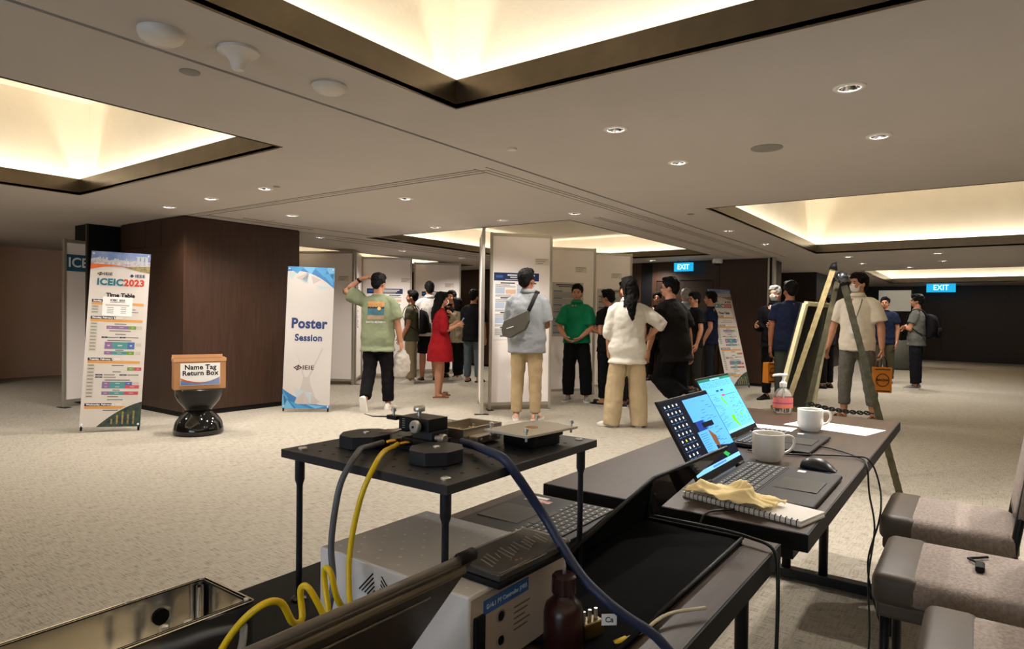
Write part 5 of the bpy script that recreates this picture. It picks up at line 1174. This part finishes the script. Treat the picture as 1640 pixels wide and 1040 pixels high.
    for z, rx, ry in TORSO:
        if z < hem+.012 or z > .846: continue
        kk = 1+(ez-1)*(1 if z < .7 else .62 if z < .76 else .35 if z < .8 else .2)
        rx2 = max(rx, .086 if z < .7 and not female else .078 if z < .7 else 0)*kk*build; ry2 = max(ry, .060)*kk*build if z < .8 else ry*kk*build
        rings.append((z, rx2, ry2))
    hx, hy = rings[0][1], rings[0][2]
    fl_ = flare
    rings = [(hem, max(hx, .094*ez)*fl_, max(hy, .07*ez)*fl_), (hem+.012, max(hx, .094*ez)*(1+(fl_-1)*.9), max(hy, .07*ez)*(1+(fl_-1)*.9))] + ([(hem+(.60-hem)*.5, .094*ez*(1+(fl_-1)*.5), .072*ez*(1+(fl_-1)*.5))] if dress else []) + [r_ for r_ in rings if r_[0] > hem+.03 and not (dress and r_[0] < .58)]
    rings.append((.836, .052, .044)); rings.append((.850, .041, .041))
    tb.loft([ring(z, rx, ry, 28) for z, rx, ry in rings])
    for sd in (-1, 1):
        sh, el, wr, hd, cu, _ = arms[sd]
        def along(f):
            tot = .165/(.165+.143)
            return sh.lerp(el, f/tot) if f <= tot else el.lerp(wr, (f-tot)/(1-tot))
        f1 = sleeve*.536 if sleeve <= 1 else .536+(sleeve-1)*.464
        pts = [T(sd*shw*.35, -.004*H, .812), T(sd*shw*.8, 0, .797), sh+V(sd*.004*H, 0, -.004*H)]+[along(f1*q) for q in (.35, .7, .94, 1.0)]
        if sleeve > 1: pts = [T(sd*shw*.35, -.004*H, .812), T(sd*shw*.8, 0, .797), sh+V(sd*.004*H, 0, -.004*H), along(.25), along(.45), el, along((.536+f1)/2), along(f1)]
        r0, r1 = .043*H*(.93 if female else 1)*sleeve_r, .046*H*sleeve_r*(.95 if female else 1)
        if sleeve > 1: rad = [.028*H, .037*H, .040*H, r0*.97, r0*.92, r0*.90, r0*.86, r0*.74]
        else: rad = [.028*H, .037*H, .040*H, r0*1.0, r1, r1*1.03, r1*1.03]
        tb.tube(pts, rad, 14)
    g.top = put('shirt' if not dress else 'dress', remeshed(tb, .012, 3, .018, .08), top, t)
    if collar:
        cbm = MB(); n = 16
        rr = [[T((.036+dr)*H*math.cos(2*PI*i/n), (.036+dr)*H*math.sin(2*PI*i/n)+.002*H, z) for i in range(n)] for z, dr in ((.838, .010), (.852, .003), (.864, .0), (.866, .004), (.856, .009), (.842, .018))]
        cbm.loft(rr, closed=True).build('collar', top, t, True)
    # lower garment
    if bottom is not None:
        lb_ = MB(); pw = pant
        lb_.loft([ring(z, rx*1.07*build, ry*1.08*build, 20) for z, rx, ry in ((.468, .066, .055), (.50, .092, .070), (.535, .0945, .070), (.58, .085, .063), (.61, .081, .060))])
        for sd in (-1, 1):
            hp, kn, an, ft = legs[sd]; tot = .477
            def al(f): return hp.lerp(kn, f/.515) if f <= .515 else kn.lerp(an, (f-.515)/.485)
            pe = pant_end
            fs = [0.0, .25, .5, .75, .96, 1.0]; base_r = [.058, .054, .046, .042, .038, .038]
            pts = [hp+V(-sd*.004*H, 0, .025*H)]+[al(pe*f) for f in fs]
            rad = [.052*H]+[H*max(r_*(1+(pw-1)*(0, .25, .7, 1, 1, 1)[i]), .036 if pe > .8 else 0) for i, r_ in enumerate(base_r)]
            if pe < .6: rad = [.052*H]+[H*q*pw for q in (.060, .060, .059, .058, .057, .057)]
            lb_.tube(pts, rad, 14)
        g.bottom = put('shorts' if pant_end < .6 else 'trousers', remeshed(lb_, .0125, 3, .016, .075), bottom, t)
    # shoes
    for sd in (-1, 1):
        hp, kn, an, ft = legs[sd]; up_ = (V(0, 0, 1)-ft*ft.z).normalized() if abs(ft.z) < .95 else V(0, 1, 0)
        sv = ft.cross(up_).normalized(); so = an-up_*.043*H
        if shoe_kind == 'slipper':
            sb = MB(); rr = [[so+ft*tt*H+sv*wv*H*c_+up_*(zz*H) for c_, zz in ((-1, 0), (1, 0), (1, .012), (-1, .012))] for tt, wv in ((-.04, .014), (-.02, .022), (.04, .024), (.08, .027), (.105, .02), (.112, .012))]
            s_ = sb.loft(rr).build('sole', shoes, t)
            rr = [[so+ft*tt*H+sv*(.028*H*math.cos(a))+up_*(.012+.030*math.sin(a))*H for a in [PI*i/8 for i in range(9)]] for tt in (.045, .08)]
            sb = MB(); vs_ = [p for r_ in rr for p in r_]; sb.add(vs_, [(i, i+1, i+10, i+9) for i in range(8)]); o = sb.build('strap', shoes, t, True); md = o.modifiers.new('thick', 'SOLIDIFY'); md.thickness = .006
            continue
        sb = MB(); rr = []
        for tt, wv, h_ in ((-.038, .010, .022), (-.033, .017, .040), (-.015, .0215, .054), (.012, .022, .054), (.035, .023, .046), (.06, .0245, .034), (.085, .0235, .026), (.103, .018, .020), (.112, .010, .013)):
            r_ = [so+ft*tt*H+sv*wv*H*math.cos(a)*(1 if math.sin(a) > -.2 else 1.0)+up_*H*(.008+(h_-.008)*max(0, math.sin(a))) for a in [2*PI*i/14 for i in range(14)]]
            rr.append(r_)
        up_o = sb.loft(rr).build('shoe', shoes, t, True)
        sb = MB(); rr = []
        for tt, wv in ((-.041, .010), (-.034, .019), (-.01, .0235), (.03, .0235), (.065, .0265), (.09, .0245), (.108, .018), (.116, .009)):
            rr.append([so+ft*tt*H+sv*wv*H*c_+up_*zz*H for c_, zz in ((-1, 0.0), (1, 0.0), (1, .0125), (-1, .0125))])
        sb.loft(rr).build('sole', SOLEW if shoe_kind != 'black' else BLACK, up_o)
    g.arms, g.T, g.Hd, g.legs, g.pel, g.rotz = arms, T, Hd, legs, pel, fa-PI/2
    g.W = Matrix.Translation((base.x, base.y, 0)) @ Matrix.Rotation(fa-PI/2, 4, 'Z')
    return g
def on_cloth(g, name, b, m, off=.003):
    """lay a print on the garment"""
    me = b.mesh(name); o = bpy.data.objects.new(name, me); COL.objects.link(o)
    tg = bpy.data.objects.new('tmp', g.top.data); COL.objects.link(tg)
    md = o.modifiers.new('w', 'SHRINKWRAP'); md.target = tg; md.wrap_method = 'PROJECT'; md.use_project_y = True; md.use_positive_direction = True; md.use_negative_direction = True; md.wrap_mode = 'ABOVE_SURFACE'; md.offset = off
    bpy.context.view_layer.update(); dg = bpy.context.evaluated_depsgraph_get()
    out = bpy.data.meshes.new_from_object(o.evaluated_get(dg), depsgraph=dg); bpy.data.objects.remove(o); bpy.data.objects.remove(tg)
    q = put(name, out, m, g.top); return q
def gridpatch(x0, x1, z0, z1, y, n=14, k=10):
    b = MB(); vs_ = [(x0+(x1-x0)*i/n, y, z0+(z1-z0)*j/k) for i in range(n+1) for j in range(k+1)]
    b.add(vs_, [(i*(k+1)+j, (i+1)*(k+1)+j, (i+1)*(k+1)+j+1, i*(k+1)+j+1) for i in range(n) for j in range(k)]); return b
BLK = cloth('black_cotton', '131214', .15); BLK2 = cloth('black_trouser_cloth', '100f10', .12); NVY = cloth('navy_knit', '161c30', .1); BEI = cloth('beige_chino', 'a8926f', .08); KHA = cloth('khaki_chino', 'b5a07e', .06)
WSH = mat('white_sneaker', 'd8d2c8', .6, var=.04); BSH = mat('black_sneaker', '17161a', .5, var=.05)
# 1 man in the pale green t-shirt
g1 = person(604, 656, 1.76, -14, 'person in a pale green t-shirt walking away with one hand on the head', cloth('sage_jersey', '7d8468', .05), BLK2, WSH, skin=SKIN,
            aL=((-.82, .05, .42), (.72, .05, .62), (.9, .1, .25), .5), aR=((.30, .02, -1), (.16, .12, -1), None, 1.1), lL=((-.03, -.02, -1), (.02, -.62, -.78), (.05, .35, -.93)), lR=((.07, .14, -1), (.03, -.02, -1)), head=(-18, -4), ease=1.38, hem=.43, sleeve=.80, sleeve_r=1.25, pant=1.12)
for (x0, x1, z0, z1, nm, m) in ((-.105, .105, 1.16, 1.385, 'print_sky', mat('print_sunset', 'b8925a', .8, vscale=3, col2='a8682f')), (-.105, .105, 1.16, 1.30, 'print_sea', mat('print_sea', '3f6a78', .8, var=.1, vscale=30)), (-.105, .105, 1.16, 1.215, 'print_sand', mat('print_sand', '9a8468', .8, var=.1))):
    on_cloth(g1, nm, gridpatch(x0, x1, z0, z1, -.3), m, {'print_sky': .002, 'print_sea': .004, 'print_sand': .006}[nm])
b_ = MB(); n_ = 20
b_.add([(-.105+.21*i/n_, -.3, 1.297) for i in range(n_+1)]+[(-.105+.21*i/n_, -.3, 1.312+.010*abs(math.sin(i*.9))) for i in range(n_+1)], [(i, i+1, n_+2+i, n_+1+i) for i in range(n_)]); on_cloth(g1, 'print_hills', b_, INK, .005)
b_ = MB(); b_.add([(.045+.022*math.cos(a), -.3, 1.298+.022*math.sin(a)) for a in [2*PI*i/16 for i in range(16)]], [tuple(range(16))]); on_cloth(g1, 'print_sun', b_, mat('print_sun', 'd8b070', .8), .006)
tm = text_mesh('SANTA MONICA', .034, .0012)
b_ = MB(); b_.M = Matrix.Translation((0, -.3, 1.125)) @ Matrix.Rotation(PI/2, 4, 'X'); b_.add([v.co for v in tm.vertices], [tuple(p.vertices) for p in tm.polygons]); on_cloth(g1, 'print_lettering', b_, PAPER, .003)
sh, el, wr = g1.arms[-1][:3]
q = el.lerp(wr, .88); b_ = MB(); b_.tube([el.lerp(wr, .82), el.lerp(wr, .93)], .036, 14); b_.build('wristband', BLACK, g1.root, True)
# 2-7 group in front of the left boards
g2 = person(658, 614, 1.66, 80, 'person with a black backpack, olive shirt and beige trousers facing left', cloth('olive_shirt', '4a4a38', .08), cloth('sand_trousers', '8a7a62', .06), WSH, head=(0, 5), aL=((-.1, .1, -1), (-.02, .5, -1)), aR=((.1, .2, -1), (0, .6, -.9)), pant=1.2)
g3 = person(686, 611, 1.84, 8, 'tall person in a white shirt and black shorts seen from behind', cloth('white_shirt', 'cfcac4', .04), BLK, BSH, pant_end=.50, collar=True, aL=((-.15, .25, -1), (.25, .8, -.2)), aR=((.15, .25, -1), (-.25, .8, -.2)), ease=1.3)
g4 = person(704, 636, 1.57, -78, 'person with long black hair in a red dress holding a phone', cloth('red_crepe', '92191f', .1), None, mat('tan_sandal', '8a5a3e', .6), skin=SKINL, hair='long', female=True, dress=True, hem=.345, flare=1.38, ease=1.34, sleeve=1.05, sleeve_r=1.25, shoe_kind='slipper',
            aL=((-.1, .15, -1), (.1, .85, .45), None, .8), aR=((.18, .1, -1), (-.15, .9, .42), None, .8), head=(0, -6), lL=((-.03, .10, -1), (0, -.06, -1)), lR=((.03, -.10, -1), (0, -.05, -1)))
g5 = person(722, 606, 1.71, 150, 'person in black with a hand at the chin behind the woman in red', BLK, BLK2, BSH, aL=((-.1, .2, -1), (.15, .75, .6)), shoe_kind='black', loc=P(722, 605, 0))
g6 = person(731, 608, 1.55, 62, 'person with dark bobbed hair in a cream patterned top and black trousers', cloth('cream_pattern_top', 'c8bca4', .05, vscale=28, col2='8f7f62'), BLK2, WSH, hair='bob', female=True, aL=((-.12, .2, -1), (.2, .8, .1)), aR=((.12, .2, -1), (-.2, .8, .1)), pant=1.3, lL=((-.02, -.1, -1), (0, -.1, -1)), ease=1.25)
g7 = person(757, 612, 1.70, -25, 'person in a loose black t-shirt, grey jeans and slippers by the edge-on board', BLK, cloth('grey_denim', '566068', .1), BLACK, shoe_kind='slipper', hem=.44, ease=1.36, sleeve=.85, sleeve_r=1.2, aL=((-.12, .15, -1), (.2, .8, -.1)))
# 8 man in the grey shirt
g8 = person(842, 673, 1.79, -12, 'person in a grey shirt and beige trousers with a sling bag, seen from behind', cloth('grey_chambray', '8d9092', .06, vscale=60), BEI, mat('orange_white_sneaker', 'c9c0b4', .6, vscale=14, col2='c8703a'), skin=SKIND, head=(-22, 12), collar=True,
            aL=((-.10, .18, -1), (.35, .85, -.1)), aR=((.16, .1, -1), (-.15, .85, .25), None, .7), ease=1.36, hem=.445, sleeve=.85, sleeve_r=1.12, pant=.98, build=1.05, pant_end=.98)
# 9 man in the green shirt
g9 = person(922, 643, 1.70, 172, 'person in an emerald green shirt and black trousers facing the camera', cloth('emerald_satin', '0f7a52', .1, rough=.5), BLK2, mat('grey_white_sneaker', 'b8b4ac', .6, vscale=20, col2='3a3a3c'), skin=SKINL, collar=True,
            aL=((-.22, .15, -1), (.55, .55, -.55), (.75, .3, -.5), .5), aR=((.34, .12, -1), (-.45, .62, -.55), (-.6, .45, -.5), .4), ease=1.25, hem=.50, sleeve=.85, sleeve_r=1.15, pant=1.32, lL=((-.12, 0, -1), (-.04, -.02, -1)), lR=((.05, 0, -1), (.02, -.02, -1)))
# 10, 11
g10 = person(972, 647, 1.62, 50, 'person in black with slippers half hidden by the woman in white, facing left', BLK, BLK2, BLACK, shoe_kind='slipper', aL=((-.15, -.12, -1), (.35, .8, .1)), aR=((.15, 0, -1), (-.35, .8, .05)), head=(10, -5))
g11 = person(1000, 652, 1.72, 70, 'person in black whose head shows just left of the long black hair', BLK, BLK2, BSH, hem=.46)
# 12 woman in white
g12 = person(1003, 684, 1.68, 14, 'person with long black hair in a white blouse and wide beige trousers, hand on hip', cloth('white_blouse', 'd8d2c4', .05, rough=.8), KHA, WSH, skin=SKINL, hair='long', female=True, collar=True,
             aR=((.80, -.12, -.62), (-.55, .45, -.70), (-.5, .5, -.4), .6), aL=((-.20, .12, -1), (.1, .5, -.85)), sleeve=1.25, sleeve_r=1.22, ease=1.36, hem=.425, flare=1.02, pant=1.5, pant_end=1.07, lL=((-.12, .04, -1), (-.09, -.03, -1), (-.7, .8, 0)), lR=((.09, 0, -1), (.04, -.03, -1)), head=(25, 0), build=1.04)
# 13-16 right-hand group
g13 = person(1050, 609, 1.74, 175, 'person in black standing far back by the door, face towards the camera', BLK, BLK2, BSH, shoe_kind='black')
g14 = person(1080, 678, 1.72, 52, 'person in black t-shirt and wide black trousers with one foot lifted behind', cloth('faded_black_tee', '1a1715', .12), BLK2, BSH, skin=SKINL, head=(28, 0), glasses=True, lean=(-.02, .14, 1), aL=((-.22, .30, -1), (-.05, .25, -1)), aR=((.20, -.30, -1), (.05, -.12, -1)),
             lL=((-.08, .32, -.95), (.0, -.92, -.42), (.0, -.35, -.93)), lR=((.05, .1, -1), (.0, -.1, -1)), pant=1.62, ease=1.42, hem=.42, sleeve=.9, sleeve_r=1.25)
g15 = person(1096, 617, 1.77, 20, 'person in a light blue shirt hidden behind the man with the lifted foot', cloth('light_blue_shirt', '9fb0bd', .05), BLK2, BSH, collar=True, hairm=HAIRG)
g16 = person(1110, 629, 1.66, 120, 'person in a black t-shirt with a bare forearm beside the light blue shirt', BLK, cloth('charcoal_trousers', '26241f', .1), BSH, aR=((.2, 0, -1), (.05, .3, -1)), aL=((-.2, 0, -1), (.1, .25, -1)), shoe_kind='black')
g17 = person(1136, 622, 1.70, 82, 'person in a navy t-shirt with a hand in the pocket beside the leaning banner', NVY, cloth('slate_trousers', '1e2024', .1), BSH, aL=((-.15, -.12, -1), (.06, .45, -.9)), shoe_kind='black')
# 18 suit, 19 navy
SUIT = cloth('black_suit', '0e0e10', .1)
g18 = person(1238, 641, 1.74, 158, 'person with grey hair and a white face mask in a black suit', SUIT, SUIT, mat('black_leather_shoe', '0c0b0b', .3), hairm=HAIRG, mask=True, sleeve=1.9, sleeve_r=.98, collar=True, hem=.46, aL=((-.12, .12, -1), (.25, .75, .1)), aR=((.18, .08, -1), (-.2, .85, .1)), shoe_kind='black', skin=SKINL)
MB().slab([g18.T(-.03, .114, .83), g18.T(.03, .114, .83), g18.T(.0, .140, .70)], (0, 1, 0), .006).build('shirt_front', cloth('white_shirt', 'cfcac4'), g18.root)
g19 = person(1262, 655, 1.76, 12, 'person in a navy t-shirt and grey trousers talking to the man in the suit', NVY, cloth('grey_green_trousers', '3c3f38', .08), BSH, skin=SKIND, head=(18, 0), aL=((-.18, .04, -1), (-.02, .1, -1)), aR=((.15, .05, -1), (.0, .3, -1)), ease=1.25, build=1.06)
# 20 polo
CHK = cloth('grey_check_trousers', '6b6961', .14, vscale=40)
g20 = person(1370, 672, 1.82, 162, 'person in a cream polo shirt, face mask and grey checked trousers behind the easel', cloth('cream_polo', 'e2d9c8', .03), CHK, mat('tan_leather', '8a6248', .5), skin=SKINL, mask=True, head=(-30, 4), collar=True, aL=((-.30, .02, -1), (-.12, .22, -1), None, .8), aR=((.34, .0, -1), (.18, .18, -1), None, .5),
             ease=1.2, hem=.47, sleeve=.78, sleeve_r=1.08, build=1.05, pant=1.02, pant_end=.88, lL=((-.14, .02, -1), (-.10, -.04, -1)), lR=((.06, .10, -1), (.02, -.02, -1)), shoe_kind='slipper')
T_ = g20.T
for sx in (-1, 1): MB().tube(catmull([T_(sx*.055, .02, .842), T_(sx*.075, .10, .80), T_(sx*.04, .165, .70), T_(.0, .172, .655)], 5), .004, 6).build('lanyard', BLACK, g20.root, True)
bx(-.05, .05, -.0015, .0015, -.045, .045).build('name_badge', PAPER, g20.root).location = T_(0, .176, .615)
# 21, 22, 23 far corridor
g21 = person(1415, 614, 1.70, 172, 'person in a dark polo shirt and khaki trousers far down the corridor', NVY, cloth('olive_khaki', '4c4636', .08), BSH, aL=((-.2, -.05, -1), (.05, .12, -1)), glasses=True)
g22 = person(1466, 623, 1.72, 82, 'person with crossed arms, grey t-shirt and backpack in the corridor', cloth('mid_grey_tee', '5c5c56', .06), cloth('dark_navy_trousers', '16171d', .1), mat('grey_sneaker', '6e6a66', .6), aL=((-.08, .28, -.95), (.92, .38, .16)), aR=((.10, .28, -.95), (-.92, .40, .08)), ease=1.3, pant=1.15)
g23 = person(1322, 622, 1.72, 60, 'person in dark clothes hidden behind the easel', BLK, BLK2, BSH, shoe_kind='black')
# ================================================================== things people carry
def world(g, p): return g.W @ Vector(p)
def backpack(g, label, m, s=1.0):
    H = g.H; o = thing('backpack', label, 'backpack', world(g, g.T(0, 0, .52)), g.rotz); z0 = g.T(0, 0, .52)
    def L_(x, y, z): return g.T(x, y, z)-z0
    rings = []
    for z, wd, dp in ((.535, .075, .03), (.55, .086, .045), (.64, .09, .055), (.72, .088, .05), (.77, .078, .04), (.79, .05, .02)):
        rings.append([L_(wd*H*s*math.cos(a), -.085*H-dp*H*s+dp*H*s*math.sin(a), z) for a in [2*PI*i/16 for i in range(16)]])
    MB().loft(rings).build('pack', m, o, True)
    rings = [[L_(wd*H*math.cos(a), -.085*H-.105*H*s+.02*H*math.sin(a), z) for a in [2*PI*i/12 for i in range(12)]] for z, wd in ((.55, .06), (.60, .065), (.65, .055))]
    MB().loft(rings).build('front_pocket', m, o, True)
    for sx in (-1, 1): MB().tube(catmull([L_(sx*.06*H, -.09*H, .775), L_(sx*.068*H, -.02*H, .845), L_(sx*.068*H, .065*H, .80), L_(sx*.085*H, .075*H, .71), L_(sx*.12*H, .0, .62), L_(sx*.075*H, -.09*H, .56)], 5), [(.018, .006)]*26, 8).build('strap', m, o, True)
    MB().tube(catmull([L_(-.02*H, -.10*H, .785), L_(0, -.11*H, .805), L_(.02*H, -.10*H, .785)], 4), .006).build('grab_handle', m, o, True)
BPK = mat('black_nylon', '0d0d0f', .8, var=.1, bump=.1, spec=.15)
backpack(g2, 'black backpack worn by the person in olive', BPK); backpack(g22, 'large black backpack worn by the person with crossed arms', BPK, 1.1)
# sling bag
T_ = g8.T; z0 = T_(0, 0, .6); o = thing('sling_bag', 'olive grey sling bag across the back of the grey shirt', 'bag', world(g8, z0), g8.rotz)
OLV = mat('olive_grey_nylon', '4e4a40', .65, var=.06, bump=.08)
pts = [(.035, .725), (.045, .655), (.02, .60), (-.075, .545), (-.125, .555), (-.135, .60), (-.118, .655), (-.05, .685)]
q0 = [T_(x*g8.H, -.105*g8.H, z)-z0 for x, z in pts]; q1 = [T_(x*g8.H*1.0-.004, -.155*g8.H, z)-z0 for x, z in pts]
MB().loft([q0, q1]).build('bag_body', OLV, o, bevel=.012, seg=3)
MB().tube([T_(-.10*g8.H, -.1575*g8.H, .605)-z0, T_(-.055*g8.H, -.1575*g8.H, .62)-z0], .004).build('reflective_tab', WHITE, o)
MB().tube(catmull([T_(.035*g8.H, -.125*g8.H, .72)-z0, T_(.06*g8.H, -.11*g8.H, .78)-z0, T_(.075*g8.H, -.065*g8.H, .84)-z0, T_(.06*g8.H, .04*g8.H, .84)-z0, T_(0, .11*g8.H, .75)-z0, T_(-.11*g8.H, .06*g8.H, .63)-z0, T_(-.13*g8.H, -.06*g8.H, .58)-z0], 6), [(.024, .004)]*37, 8).build('strap', BLACK, o, True)
# plastic bag of the green t-shirt man
wr, hd = g1.arms[1][2], g1.arms[1][3]; hp = world(g1, wr+hd*.07)
o = thing('plastic_bag', 'translucent white plastic bag with a pale pink box, carried by the person in pale green', 'bag', hp, g1.rotz+.3)
b_ = MB(); rings = []
for z, wd, dp, ox in ((0, .02, .015, 0), (-.05, .06, .03, .0), (-.10, .095, .06, .0), (-.20, .105, .07, .005), (-.30, .105, .07, .0), (-.36, .085, .05, -.02), (-.38, .05, .03, -.03)): rings.append([(ox+wd*math.cos(a), dp*math.sin(a), z) for a in [2*PI*i/20 for i in range(20)]])
b_.loft(rings); me = remeshed(b_, .012, 1, .03, .06); put('bag_film', me, mat('plastic_film', 'd6d2c8', .35, trans=.55, ior=1.1, bump=.3, bscale=30), o)
MB().box(-.045, .085, -.035, .035, -.31, -.10).build('boxed_item', mat('pale_pink_carton', 'd9b8a4', .6), o, bevel=.01)
# phone of the woman in red
h1 = g4.arms[-1][2]+g4.arms[-1][3]*.06; o = thing('phone', 'phone in the hands of the person in red', 'phone', world(g4, (g4.arms[-1][2]+g4.arms[1][2])/2+V(0, .09, .045)), g4.rotz)
b_ = MB(); b_.M = Matrix.Rotation(math.radians(-35), 4, 'X'); b_.box(-.037, .037, -.004, .004, -.075, .075).build('shell', mat('phone_blue', '34507a', .25), o, bevel=.004)
b_ = MB(); b_.M = Matrix.Rotation(math.radians(-35), 4, 'X'); b_.box(-.034, .034, -.0048, -.0042, -.07, .07).build('display', emis('phone_display', '6f7f96', .3), o)
# orange paper bags
ORB = mat('orange_kraft', 'c97a1e', .7, var=.06, vscale=12)
def paper_bag(hand, rz, w_, d_, h_, label):
    o = thing('paper_bag', label, 'bag', hand, rz)
    hh = .14
    MB().hexa([(-w_*.48, -d_/2, -hh-h_), (w_*.48, -d_/2, -hh-h_), (w_*.48, d_/2, -hh-h_), (-w_*.48, d_/2, -hh-h_)], [(-w_/2, -d_/2*.8, -hh), (w_/2, -d_/2*.8, -hh), (w_/2, d_/2*.8, -hh), (-w_/2, d_/2*.8, -hh)]).build('bag_body', ORB, o)
    for sy in (-1, 1): MB().tube(catmull([(-w_*.25, sy*d_*.4, -hh), (-w_*.2, sy*d_*.1, -.05), (0, 0, 0), (w_*.2, sy*d_*.1, -.05), (w_*.25, sy*d_*.4, -hh)], 4), .004).build('handle', BLACK, o, True)
    zc = -hh-h_*.5; y = -d_/2-.002; em = MB(); n = 20
    em.add([(w_*.36*math.cos(a)*r, y, zc+w_*.40*math.sin(a)*r) for r in (1, .86) for a in [2*PI*i/n for i in range(n)]], [(i, (i+1) % n, n+(i+1) % n, n+i) for i in range(n)])
    br = mat('brown_emblem_ink', '4a2408', .7); em.build('round_emblem', br, o); text('lettering', 'BACHA', w_*.19, br, o, (0, y-.001, zc), bold=.002)
    b_ = MB()
    b_.quad((-w_*.4, y, -hh-h_*.10), (w_*.4, y, -hh-h_*.10), (w_*.4, y, -hh-h_*.06), (-w_*.4, y, -hh-h_*.06)).build('ornament_band', br, o)
    MB().quad((-w_*.4, y, -hh-h_*.96), (w_*.4, y, -hh-h_*.96), (w_*.4, y, -hh-h_*.91), (-w_*.4, y, -hh-h_*.91)).build('ornament_band', br, o)
hp = world(g20, g20.arms[-1][2]+g20.arms[-1][3]*.085); cam_a = math.atan2(hp.y, hp.x)-PI/2
paper_bag(hp, cam_a+.15, .20, .11, .30, 'orange paper bag with a brown emblem carried by the person in the cream polo')
hp = world(g19, g19.arms[-1][2]+g19.arms[-1][3]*.085); paper_bag(hp, cam_a+1.0, .18, .10, .28, 'orange paper bag carried beside the person in the black suit')
# far corridor furniture: planter, screen, barrier
c = D(1440, 600, 16.5); t = thing('planter', 'large pale grey planter with dark leaves far down the corridor', 'planter', (c.x, c.y, 0))
MB().lathe([(.30, .0), (.36, .05), (.42, .4), (.36, .72), (.33, .74), (.30, .70)], 28).build('pot', mat('grey_planter', '6a6a62', .7, var=.06), t, True)
rn = random.Random(4)
for k in range(26):
    a = rn.random()*2*PI; r_ = .1+.35*rn.random(); z1 = .85+.45*rn.random(); p0 = V(.08*math.cos(a), .08*math.sin(a), .7); p1 = V(r_*math.cos(a), r_*math.sin(a), z1); sv = V(-math.sin(a), math.cos(a), 0)*.05
    MB().add([p0, p0.lerp(p1, .5)+sv+V(0, 0, .06), p1, p0.lerp(p1, .5)-sv+V(0, 0, .06)], [(0, 1, 2, 3)]).build('leaf', mat('dark_leaf', '1a2014', .5), t)
c = D(1433, 482, 18.0); t = thing('display_screen', 'pale blank screen hanging far down the corridor', 'screen', (c.x, c.y, c.z), -PI/2)
bx(-.42, .42, -.02, .02, -.32, .32).build('frame', BLACKM, t); bx(-.39, .39, -.024, -.0205, -.29, .29).build('panel', emis('dim_screen', 'b8b4a6', .35), t); MB().box(-.03, .03, .02, .05, -c.z, .2).build('stand_pole', BLACKM, t); MB().box(-.25, .25, -.15, .2, -c.z, -c.z+.02).build('stand_base', BLACKM, t)
